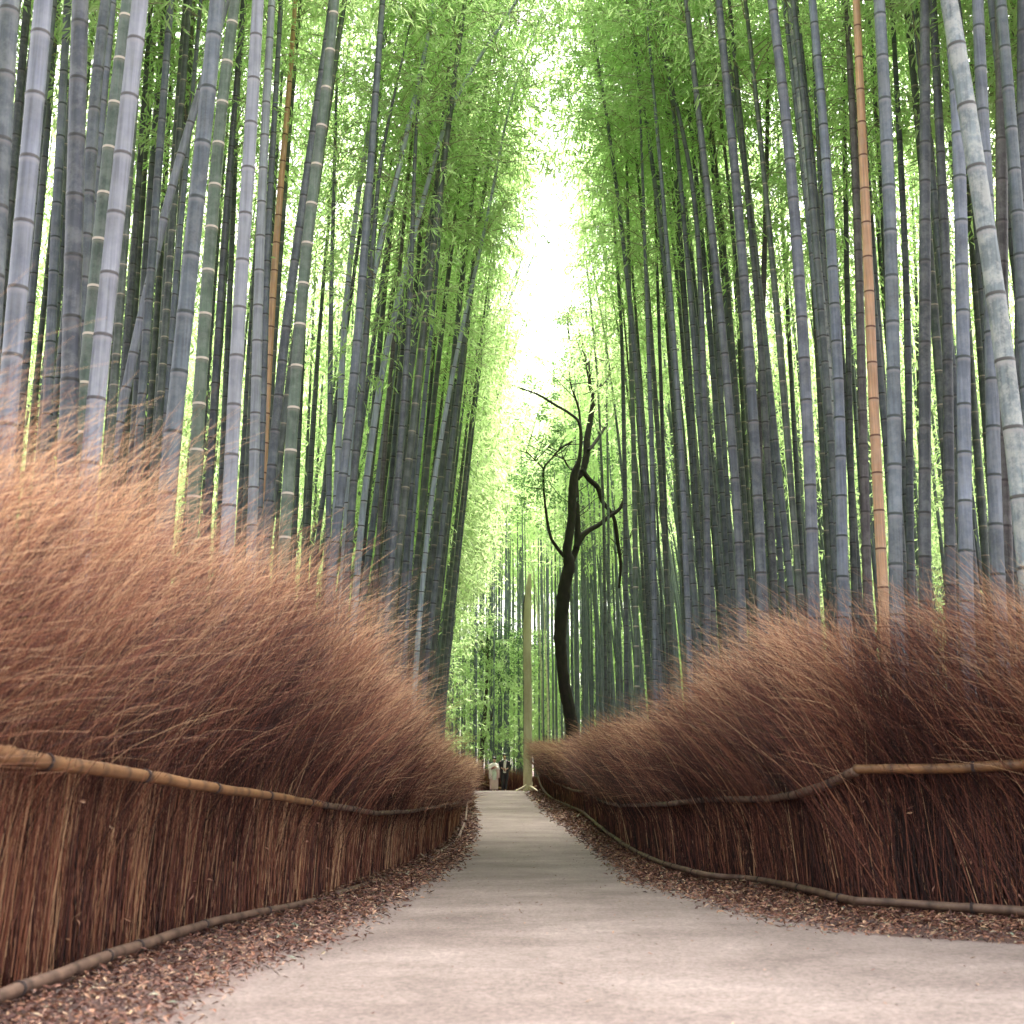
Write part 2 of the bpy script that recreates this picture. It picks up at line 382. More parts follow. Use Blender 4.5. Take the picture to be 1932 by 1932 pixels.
# ------------------------------------------------------------------ brushwood fences
def fence(name, line, side, label, hfun, dens, seedlean, core=True):
    """line rows X,Y,zl,zu; side -1 left of the path (overhangs to +X), +1 right"""
    xy = line[:, :2]; seg = np.linalg.norm(np.diff(xy, axis=0), axis=1); s = np.concatenate([[0], np.cumsum(seg)])
    sf = np.linspace(0, s[-1], 600)
    X_ = np.interp(sf, s, line[:, 0]); Y_ = np.interp(sf, s, line[:, 1])
    ker = np.hanning(15); ker /= ker.sum()
    def sm(a): return np.convolve(np.pad(a, 7, 'edge'), ker, 'valid')
    X_, Y_ = sm(X_), sm(Y_)
    tx, ty = np.gradient(X_), np.gradient(Y_); l = np.hypot(tx, ty); tx /= l; ty /= l
    nx, ny = (ty, -tx)                       # points to +X when going +Y
    if (nx * side).mean() > 0: nx, ny = -nx, -ny      # inward (towards the path)
    fwd = np.sign(ty.mean())
    root = empty(name, (float(X_[100]), float(Y_[100]), 0))
    tag(root, label, 'fence', 'brushwood fences along the path')
    n_all = dens(sf, Y_)                        # strands per metre
    cum = np.cumsum(n_all * (sf[1] - sf[0])); n = int(cum[-1])
    def place(n):
        u = np.interp(R.random(n) * cum[-1], cum, sf); return u
    Vs = MB()
    def ip(u, a): return np.interp(u, sf, a)
    zu_ = np.interp(sf, s, line[:, 3]); zg_ = gz(Y_)
    def noise1(u, f, ph):
        return np.sin(u * f + ph) * .5 + np.sin(u * f * 2.3 + ph * 2) * .3 + np.sin(u * f * 5.1 + ph * 3) * .2
    def batch(n, kind):
        u = place(n)
        cl = np.floor(u / .22); rc = np.sin(cl * 12.9898 + seedlean) * 43758.5453; rc = rc - np.floor(rc)          # clump random
        rc2 = np.sin(cl * 78.233 + seedlean) * 12543.123; rc2 -= np.floor(rc2)
        x, y, ix, iy = ip(u, X_), ip(u, Y_), ip(u, nx), ip(u, ny)
        fx, fy = ip(u, tx) * fwd, ip(u, ty) * fwd
        g = ip(u, zg_); rail = ip(u, zu_) - g
        H = hfun(y) * (1 + .05 * noise1(u, 1.3, seedlean) + .07 * (rc - .5)) - 0
        far = np.clip((y - 8) / 25, 0, 1.6)
        rad = (.0020 + .0026 * far)
        if kind == 'low':                        # upright twigs between ground and rail
            back = R.random(n) ** 1.3 * .20 + .03
            z0 = -.03 + R.random(n) ** 2.0 * .5; L = rail * (.75 + .6 * R.random(n)); L = np.maximum(L, .5)
            P0 = np.stack([x - ix * back, y - iy * back, g + z0], 1)
            ln = .05 * R.normal(size=n) + .03 * (rc - .5); lf = .09 * R.normal(size=n) + ((.75 if side > 0 else .12) * R.random(n) * (R.random(n) < .25 + .4 * (rc2 > .5)))
            D = np.stack([ix * ln + fx * lf * .9, iy * ln + fy * lf * .9, np.ones(n)], 1)
            b = np.stack([ix * .04 * R.random(n), iy * .0, 0 * x], 1)
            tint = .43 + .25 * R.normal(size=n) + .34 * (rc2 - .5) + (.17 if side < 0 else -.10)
            return P0, D, L, b, rad * (1.15 + .5 * R.random(n)), tint, 3
        if kind == 'mid':                        # long twigs starting behind the rail and arching over the path
            back = R.random(n) ** .8 * .42 + .04
            z0 = rail * (.35 + .9 * R.random(n) ** 1.2)
            top = H * (.50 + .42 * R.random(n)) * (1 - .12 * R.random(n))
            L = np.maximum(top - z0, .35)
            ln = (.17 if side < 0 else .24) + .17 * np.clip(R.normal(size=n), -1.8, 1.8) + .22 * (rc - .5); lf = (.06 if side < 0 else .24) + .19 * np.clip(R.normal(size=n), -1.8, 1.8) + .34 * (rc2 - .5)
            lf = lf * np.clip((y - 5) / (8 if side < 0 else 3), .15, 1); ln = ln * np.clip((y - 3) / 4, .2, 1)
            P0 = np.stack([x - ix * back, y - iy * back, g + z0], 1)
            D = np.stack([ix * ln + fx * lf, iy * ln + fy * lf, np.ones(n)], 1)
            k = np.clip(.14 + .16 * R.normal(size=n) + .15 * (rc - .5), -.15, 1.2) * (L / 1.4) ** 1.5
            kf = np.clip(.08 + .18 * R.normal(size=n), -.3, 1) * (L / 1.4) ** 1.5
            b = np.stack([ix * k + fx * kf, iy * k + fy * kf, -.22 * k], 1)
            tint = .38 + .27 * R.normal(size=n) + .40 * (rc2 - .5) + .55 * (z0 / H - .42) + .16 * noise1(u, 2.2, 3 + seedlean) + (.04 if side < 0 else -.03)  # tint drops towards the rail: occlusion shade put into the twig colour
            return P0, D, L, b, rad * (.95 + .5 * R.random(n)), tint, 5
        if kind == 'core':
            back = .30 + R.random(n) * .25
            z0 = R.random(n) * H * .55; L = H * .38 * (1 + .3 * R.random(n))
            P0 = np.stack([x - ix * back, y - iy * back, g + z0], 1)
            ln = .15 * R.normal(size=n) + .1; lf = .2 * R.normal(size=n)
            D = np.stack([ix * ln + fx * lf, iy * ln + fy * lf, np.ones(n)], 1)
            b = np.zeros((n, 3))
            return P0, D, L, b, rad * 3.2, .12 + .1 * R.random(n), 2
        # tips: feathery ends
        q = R.random(n)
        q = q ** .8; z0 = H * (.36 + .54 * q); L = H * (.07 + .17 * R.random(n) ** 1.4)
        off = .34 * (np.maximum(z0 - rail, 0) / 1.4) ** 1.5 + .06
        lat = R.normal(size=n) * .15 + .10
        P0 = np.stack([x + ix * (off - .25 + lat) + fx * .12, y + iy * (off - .25 + lat) + fy * .12, g + z0], 1)
        ln = (.30 if side < 0 else .40) + .36 * np.clip(R.normal(size=n), -2, 2) + .30 * (rc - .5); lf = (.12 if side < 0 else .30) + .36 * np.clip(R.normal(size=n), -2, 2) + .3 * (rc2 - .5)
        if side < 0: lf = lf * np.clip((y - 4) / 8, .3, 1)
        D = np.stack([ix * ln + fx * lf, iy * ln + fy * lf, np.ones(n)], 1)
        k = .10 + .10 * R.normal(size=n)
        b = np.stack([ix * k + fx * k, iy * k + fy * k, -.5 * k], 1)
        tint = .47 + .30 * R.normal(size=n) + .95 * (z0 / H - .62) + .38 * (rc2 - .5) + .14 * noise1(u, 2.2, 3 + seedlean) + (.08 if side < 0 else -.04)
        return P0, D, L, b, rad * (.62 + .3 * R.random(n)), tint, 4
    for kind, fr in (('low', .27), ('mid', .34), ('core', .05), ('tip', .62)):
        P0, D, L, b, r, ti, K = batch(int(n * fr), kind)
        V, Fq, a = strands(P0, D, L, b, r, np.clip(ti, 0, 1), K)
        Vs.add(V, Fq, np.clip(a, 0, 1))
    # inner mass of the hedge of twigs: a rough slab hidden inside them
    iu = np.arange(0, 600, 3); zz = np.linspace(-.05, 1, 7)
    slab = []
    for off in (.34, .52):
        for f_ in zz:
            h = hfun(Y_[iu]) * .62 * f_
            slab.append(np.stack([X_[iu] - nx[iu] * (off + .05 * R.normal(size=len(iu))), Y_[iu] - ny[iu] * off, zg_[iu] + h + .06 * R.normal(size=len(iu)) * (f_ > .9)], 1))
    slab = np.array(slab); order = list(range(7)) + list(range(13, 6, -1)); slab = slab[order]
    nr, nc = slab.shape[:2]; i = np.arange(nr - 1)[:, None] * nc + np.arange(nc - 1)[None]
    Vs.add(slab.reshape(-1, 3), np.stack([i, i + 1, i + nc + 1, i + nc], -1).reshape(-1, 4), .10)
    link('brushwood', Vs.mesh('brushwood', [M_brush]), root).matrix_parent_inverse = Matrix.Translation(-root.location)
    # dry leaves caught in the twigs
    n = 420; u = R.random(n) ** 1.7 * s[-1] * .7 + (s[-1] * 0)
    if Y_[0] > Y_[-1]: u = s[-1] - u
    x, y, ix, iy = ip(u, X_), ip(u, Y_), ip(u, nx), ip(u, ny)
    z = gz(y) + .1 + R.random(n) * 2.0
    P0 = np.stack([x + ix * (.02 + .34 * np.clip(z - 1.1, 0, 2) ** 1.6 * .6), y + iy * .02, z], 1)
    D = R.normal(size=(n, 3)); Nn = R.normal(size=(n, 3)) * .5 + np.stack([ix, iy, 0 * ix], 1)
    V, Fq, ti = leaf_quads(P0, D, Nn, .035 + .04 * R.random(n), .012 + .015 * R.random(n), .45 + .45 * R.random(n), .3)
    lf = link('caught_leaves', np_mesh('caught_leaves', V, Fq, [M_dryleaf], None, {'tint': ('FACE', ti)}, False), root)
    lf.matrix_parent_inverse = Matrix.Translation(-root.location)
    tag(lf, kind='stuff')
    return root
def child(o, root):
    o.parent = root; o.matrix_parent_inverse = Matrix.Translation(-root.location); return o

hL = lambda y: np.interp(y, [0, 5, 7, 9, 11, 13, 16, 19, 25, 35, 52], [2.5, 2.6, 2.78, 2.95, 2.95, 2.62, 2.2, 1.88, 1.52, 1.4, 1.3])
hR = lambda y: np.interp(y, [0, 9.5, 10.5, 12, 13.5, 15, 17, 20, 24, 30, 45, 50], [2.8, 2.85, 2.75, 2.65, 2.65, 2.6, 2.1, 2.05, 2.1, 2.0, 1.9, 1.9])
densL = lambda s_, y: np.interp(y, [-3, 3, 5, 12, 20, 32, 60], [60, 600, 3300, 2800, 1600, 900, 500])
densR = lambda s_, y: np.interp(y, [5, 8, 9.6, 14, 20, 30, 50], [60, 400, 3300, 2900, 1900, 1100, 700])
FL = fence('brushwood_fence', Lfence, -1, 'tall orange brown brushwood fence along the left edge of the path', hL, densL, 1.7)
FR = fence('brushwood_fence', Rfence, 1, 'dark reddish brushwood fence curving along the right edge of the path', hR, densR, 4.2)

def rail(root, rows, r0, r1, mat, fine=10):
    """rows (x_px, y_px, d) or world points; a bamboo pole with swollen nodes"""
    pts = spline(rows, max(8, len(rows) * fine))
    L = np.concatenate([[0], np.cumsum(np.linalg.norm(np.diff(pts, axis=0), axis=1))])
    n = int(L[-1] / .045) + 2; n = min(max(n, 12), 260)
    u = np.linspace(0, L[-1], n); q = np.stack([np.interp(u, L, pts[:, k]) for k in range(3)], 1)
    q[:, 2] += .004 * np.sin(u * 2.1 + r0 * 100) + .002 * np.sin(u * 6.7)
    rad = np.linspace(r0, r1, n); ph = (u % .34); nd = np.exp(-(ph - .17) ** 2 / .0007); rad = rad * (1 + .09 * nd)
    m = MB(); m.tube(q, rad, 10, nd)
    ro = child(link('rail', m.mesh('rail', [mat])), root)
    if r0 > .03 and n > 30:                      # rope lashings
        for uu in np.arange(.5, L[-1], 1.35):
            k_ = int(np.interp(uu, u, np.arange(n)))
            if k_ < 1 or k_ > n - 2 or q[k_][1] < 5 or abs(q[k_][0]) > 6 or q[k_][1] > 30: continue
            T_ = q[k_ + 1] - q[k_ - 1]; T_ /= np.linalg.norm(T_); A_ = np.cross(T_, [0, 0, 1.]); A_ /= np.linalg.norm(A_); B_ = np.cross(T_, A_)
            th = np.linspace(0, 6 * math.pi, 37)
            m = MB(); m.tube(q[k_] + T_ * np.linspace(-.014, .014, 37)[:, None] + (rad[k_] + .0025) * (np.cos(th)[:, None] * A_ + np.sin(th)[:, None] * B_), .004, 5, 0, False)
            child(link('rope_tie', m.mesh('rope_tie', [M_thinbark])), root)
    return ro
def rpts(S, xs_px, up, side):
    """world points on a rail at fence stations (interpolated over the station's own pixel x)"""
    out = []
    for xp in xs_px:
        pass
    return out
def fence_pts(line, y0, y1, up, inward, n=7):
    o = line[np.argsort(line[:, 1])]
    yy = np.linspace(y0, y1, n)
    c = 3 if up else 2
    return [np.array([np.interp(y, o[:, 1], o[:, 0]) + inward, y, np.interp(y, o[:, 1], o[:, c])]) for y in yy]
# left: rails lie on the path side of the twigs
a = LS[:, 0]
for y0, y1, r0, r1, m in ((-2, a[0] - .35, .045, .046, M_poleN), (a[0] - .5, a[4] + .1, .042, .030, M_poleN), (a[4] - .1, a[5] + 1.2, .033, .028, M_poleD), (a[5] + 1.1, a[6] + 2.6, .028, .025, M_poleD), (a[6] + 2.5, 31, .026, .022, M_poleD), (31, 50, .025, .02, M_poleD)):
    rail(FL, fence_pts(Lfence, y0, y1, True, .09, 2 if y1 < 14 else max(3, int((y1 - y0) * .8))), r0, r1, m)
for y0, y1, r0, r1 in ((-2, a[1] + .2, .037, .035), (a[1] + .1, a[4] - .1, .036, .028), (a[4] + .9, a[5] + .4, .034, .026), (a[6] - .8, a[7] - .5, .036, .03), (a[7] + .8, 30, .03, .03), (31, 50, .03, .025)):
    rail(FL, fence_pts(Lfence, y0, y1, False, .13, max(3, int((y1 - y0) * .6))), r0, r1, M_poleD)
def pix_rail(root, pts, r0, r1, mat, off=-.06):
    q = [P(*p) + np.array([off, 0, 0]) for p in pts]; return rail(root, q, r0, r1, mat)
b = {int(x): S for x, S in zip((1932, 1766, 1616, 1516, 1416, 1266, 1181, 1136, 1101, 1041), RS[:, 0])}
R0 = [np.array([12.9, 6.0, 1.25]), np.array([8.4, 8.15, 1.25]), np.array([5.5, 9.65, 1.24])]
up = lambda rows: [P(x, y, d - .16 - .008 * d) for x, y, d in rows]
rail(FR, R0 + up([(1932, 1443, b[1932])]), .046, .046, M_poleN)
rail(FR, up([(1950, 1441, b[1932]), (1766, 1450, b[1766]), (1612, 1452, b[1616])]), .046, .040, M_poleN)
rail(FR, up([(1616, 1454, b[1616] - .03), (1541, 1487, (b[1616] + b[1516]) / 2), (1466, 1505, b[1416] - 1), (1341, 1509, b[1416] + 1.3), (1270, 1515, b[1266] - .2)]), .044, .034, M_poleD)
rail(FR, up([(1278, 1515, b[1266] - .6), (1230, 1518, 19), (1171, 1520, 23.5)]), .034, .028, M_poleD)
rail(FR, up([(1172, 1520, 23.4), (1136, 1511, 28), (1106, 1492, 34.5)]), .034, .03, M_poleD)
rail(FR, up([(1107, 1492, 34.4), (1086, 1492, 37), (1060, 1482, 42), (1041, 1473, 45), (1021, 1453, 50)]), .036, .03, M_poleD)
G0 = [np.array([12.9, 6.0, .07]), np.array([8.4, 8.15, .07]), np.array([5.5, 9.65, .07])]
rail(FR, G0 + up([(1932, 1718, b[1932])]), .04, .04, M_poleD)
rail(FR, up([(1950, 1720, b[1932] - .05), (1766, 1708, b[1766]), (1612, 1700, b[1616] - .03)]), .04, .034, M_poleD)
rail(FR, up([(1618, 1701, b[1616] - .06), (1516, 1677, b[1516]), (1416, 1657, b[1416]), (1330, 1650, 15.5), (1262, 1632, b[1266])]), .036, .032, M_poleD)
rail(FR, up([(1268, 1634, b[1266] - .1), (1224, 1618, 19.5), (1178, 1594, 23.2)]), .034, .03, M_poleD)
rail(FR, up([(1180, 1595, 23), (1136, 1563, 28), (1101, 1533, 35)]), .038, .034, M_poleD)
rail(FR, up([(1102, 1533, 34.9), (1070, 1519, 40), (1041, 1506, 45), (1022, 1485, 49), (1016, 1468, 50.5), (1010, 1448, 51.2), (1004, 1438, 51.6)]), .038, .032, M_poleD)

# fence across the far bend behind the two people
FX = empty('brushwood_fence', (-1.5, 66, 1.1)); tag(FX, 'low brushwood fence with one slanting pale rail, closing the far bend', 'fence', 'brushwood fences along the path')
n = 9000; u = R.random(n); x = -6 + 9.5 * u; y = np.where(x < 0, 66 - x * 1.1, 66 + x * .3); g = gz(y)
hh = np.where(x < .3, 1.25 - .12 * x * 0, .9) * (.6 + .5 * R.random(n))
V, Fq, a_ = strands(np.stack([x, y + R.random(n) * .3, g - .1 + 0 * x], 1), np.stack([.25 * R.normal(size=n), .2 * R.normal(size=n), np.ones(n)], 1), hh, np.zeros((n, 3)), np.full(n, .011), np.clip(.35 + .18 * R.normal(size=n), 0, 1), 3)
mb = MB(); mb.add(V, Fq, np.clip(a_, 0, 1))
child(link('brushwood', mb.mesh('brushwood', [M_brush])), FX)
rail(FX, [P(868, 1467, 69.5), P(905, 1478, 68), P(948, 1488, 65.5)], .05, .045, M_poleN)
rail(FX, [P(985, 1489, 62), P(1000, 1487, 61.5), P(1012, 1484, 61)], .05, .04, M_poleN)

# ------------------------------------------------------------------ leaf litter
def litter(n, ysamp, inner, outer, size):
    y = ysamp; u = R.random(len(y))
    x = inner(y) * (1 - u) + outer(y) * u
    z = gz(y) + .006 + R.random(len(y)) ** 1.5 * .05
    n = len(y)
    D = R.normal(size=(n, 3)) * [1, 1, .25]; Nn = np.array([0, 0, 1.]) + R.normal(size=(n, 3)) * .35
    L = size(y) * (.7 + .8 * R.random(n)); W = L * (.13 + .25 * R.random(n))
    return np.stack([x, y, z], 1), D, Nn, L, W, R.random(n)
def ri(y): return np.interp(y, RE[:, 0], RE[:, 1])
def li(y): return np.interp(y, LE[:, 0], LE[:, 1])
parts = []
yl = 3 + R.random(42000) ** 1.5 * 50
parts.append(litter(0, yl, lambda y: li(y) - .08 + .22 * R.random(len(y)) ** 2 * 1.5, lambda y: lx(y) - .15, lambda y: .030 + .0022 * y))
yr = 8 + R.random(42000) ** 1.6 * 43
def rout(y):
    return np.maximum(np.minimum(rx(np.maximum(y, 8.5)), 11), ri(y) + .3)
yr2 = yr
parts.append(litter(0, yr2, lambda y: ri(y) - .05 - .25 * R.random(len(y)) ** 2 * 1.5, lambda y: rout(y) + .1, lambda y: .028 + .0022 * y))
# the foot of the right fence where it runs across the view
n = 9000; u = R.random(n); q = np.sort(Rfence[:, 0]); o = Rfence[:5]
px = np.interp(R.random(n), np.linspace(0, 1, 6), Rfence[1:7, 0]); py = np.interp(px, Rfence[1:7, 0][::-1], Rfence[1:7, 1][::-1]) - R.random(n) ** .8 * 1.2
parts.append((np.stack([px, py, .012 + R.random(n) * .03], 1), R.normal(size=(n, 3)) * [1, 1, .3], np.array([0, 0, 1.]) + R.normal(size=(n, 3)) * .4, .035 + .03 * R.random(n), .012 + .015 * R.random(n), R.random(n)))
# a few scattered leaves on the path itself
n = 1100; y = 4.5 + R.random(n) ** 1.3 * 40; x = li(y) + (np.minimum(ri(y), 5) - li(y)) * R.random(n)
parts.append((np.stack([x, y, gz(y) + .03 + 0 * x], 1), R.normal(size=(n, 3)) * [1, 1, .1], np.array([0, 0, 1.]) + R.normal(size=(n, 3)) * .2, .008 + .035 * R.random(n) ** 2, .005 + .009 * R.random(n), .1 + .85 * R.random(n)))
A = [np.concatenate([p[k] for p in parts]) for k in range(6)]
V, Fq, ti = leaf_quads(*A, curl=.25)
tag(link('leaf_litter', np_mesh('leaf_litter', V, Fq, [M_dryleaf], None, {'tint': ('FACE', ti ** 1.2)}, False)),
    'fallen brown bamboo leaves lying along both edges of the path', 'leaf litter', kind='stuff')

# ------------------------------------------------------------------ bamboo: crowns (shared meshes) and culms
def crown_mesh(name, L=8.0, rad=1.5, nleaf=8500, seed=0, lsize=.15, thin=1.0):
    r = np.random.default_rng(seed)
    mb_V = []; mb = MB()
    nb = int(52 * thin) + 8
    zb = np.sort(r.random(nb)) ** .9 * L * .97
    ang = r.random(nb) * 2 * math.pi
    prof = np.interp(zb / L, [0, .12, .35, .7, 1], [.45, .8, 1.0, .7, .22]) * rad * (.7 + .6 * r.random(nb))
    tips = []
    per = max(1, nleaf // nb); LP, LD = [], []
    for z, a, l in zip(zb, ang, prof):
        out = np.array([math.cos(a), math.sin(a), 0]); up_ = .45 + .5 * r.random()
        t = np.linspace(0, 1, 6)[:, None]
        pts = np.array([0, 0, z]) + out * l * t + np.array([0, 0, 1]) * (up_ * l * t - .55 * l * t ** 2.2)
        mb.tube(pts, np.linspace(.009, .003, 6), 3, 0, False)
        # twigs along the branch
        nt_ = 9; tt = .18 + .82 * r.random(nt_)
        base = np.stack([np.interp(tt, t[:, 0], pts[:, k]) for k in range(3)], 1)
        td = r.normal(size=(nt_, 3)) * [.6, .6, .25] + out * .7 + [0, 0, -.15]; td /= np.linalg.norm(td, axis=1)[:, None]
        tl = .22 + .38 * r.random(nt_)
        m = per // nt_ + 1
        k = np.repeat(np.arange(nt_), m); s_ = r.random(len(k))
        p = base[k] + td[k] * (tl[k] * s_)[:, None] + r.normal(size=(len(k), 3)) * .05
        d = td[k] * .7 + r.normal(size=(len(k), 3)) * .55 + [0, 0, -.35]
        LP.append(p); LD.append(d)
    LP = np.vstack(LP); LD = np.vstack(LD); n = len(LP)
    Nn = np.array([0, 0, 1.]) + r.normal(size=(n, 3)) * .55
    V, Fq, ti = leaf_quads(LP, LD, Nn, lsize * (.6 + .7 * r.random(n)), lsize * .17 * (.8 + .5 * r.random(n)), r.random(n), .18)
    Vb = np.vstack(mb.V); Fb = np.vstack(mb.F); nbv = len(Vb)
    me = np_mesh(name, np.vstack([Vb, V]), np.vstack([Fb, Fq + nbv]), [M_branch, M_leaf], np.concatenate([np.zeros(len(Fb)), np.ones(len(Fq))]),
                 {'tint': ('FACE', np.concatenate([np.zeros(len(Fb)), ti]))}, False)
    return me, (LP, LD)
crowns = [crown_mesh('foliage', 8.0, 1.45, 2050, 10 + k, .185)[0] for k in range(7)]

def culm_geo(mb, path_z, path_x, path_y, r0, H, node, sides, fine=True, phase=0.):
    """culm as one tube with node rings; path_* control arrays over local height"""
    zs = []; z = -.15 + phase; k = 0
    nodes = []
    while z < H - .05:
        nodes.append(z); step = node * min(1, .55 + .45 * z / 2.2) if z < 2.2 else node
        z += max(step, .12) * (1 if z < .75 * H else .85); k += 1
    nodes = np.array(nodes)
    offs, ring = (list(np.array([-.06, -.022, -.009, .004, .016]) * max(r0, .03) / .062), [0, -1, 1, 1, 0]) if fine else ([-.02, 0., .02], [0, 1, 0])
    # a middle ring keeps bends smooth
    Z = np.concatenate([nodes + o for o in offs]); A = np.concatenate([np.full(len(nodes), q, float) for q in ring])
    if fine:
        Z = np.concatenate([Z, nodes[:-1] + np.diff(nodes) * .5]); A = np.concatenate([A, np.zeros(len(nodes) - 1)])
    o = np.argsort(Z); Z, A = Z[o], A[o]
    Z = np.append(Z, H); A = np.append(A, 0)
    tz = np.clip(Z / H, 0, 1)
    rr = r0 * (1 - .18 * tz - .72 * np.clip((tz - .35) / .65, 0, 1) ** 1.4) * (1 + .055 * (A > .5) + .03 * (A < -.5)); rr = np.maximum(rr, .006)
    pts = np.stack([np.interp(Z, path_z, path_x), np.interp(Z, path_z, path_y), Z], 1)
    mb.tube(pts, rr, sides, A, False)
    return pts

def smooth_path(zc, xc, yc, H):
    z = np.linspace(-.3, H, 120)
    x = np.interp(z, zc, xc); y = np.interp(z, zc, yc)
    k = np.hanning(21); k /= k.sum()
    def s(a):
        p = np.concatenate([2 * a[0] - a[10:0:-1], a, 2 * a[-1] - a[-2:-12:-1]]); return np.convolve(p, k, 'valid')
    return z, s(x), s(y)

def add_crown(root, z, x, y, H, k, Lc=8.0, sc_=1.0, spread=1.0):
    z0 = H - Lc * sc_ * .94
    p0 = Vector((float(np.interp(z0, z, x)), float(np.interp(z0, z, y)), z0)); p1 = Vector((float(x[-1]), float(y[-1]), H))
    o = bpy.data.objects.new('foliage', crowns[k % len(crowns)]); C.objects.link(o); o.parent = root
    o.location = p0
    q = (p1 - p0).to_track_quat('Z', 'Y')
    o.rotation_euler = (q @ Matrix.Rotation(k * 2.4, 4, 'Z').to_quaternion()).to_euler()
    o.scale = (sc_ * spread, sc_ * spread, sc_)
    return o

GRP = 'bamboo culms standing behind the fences'
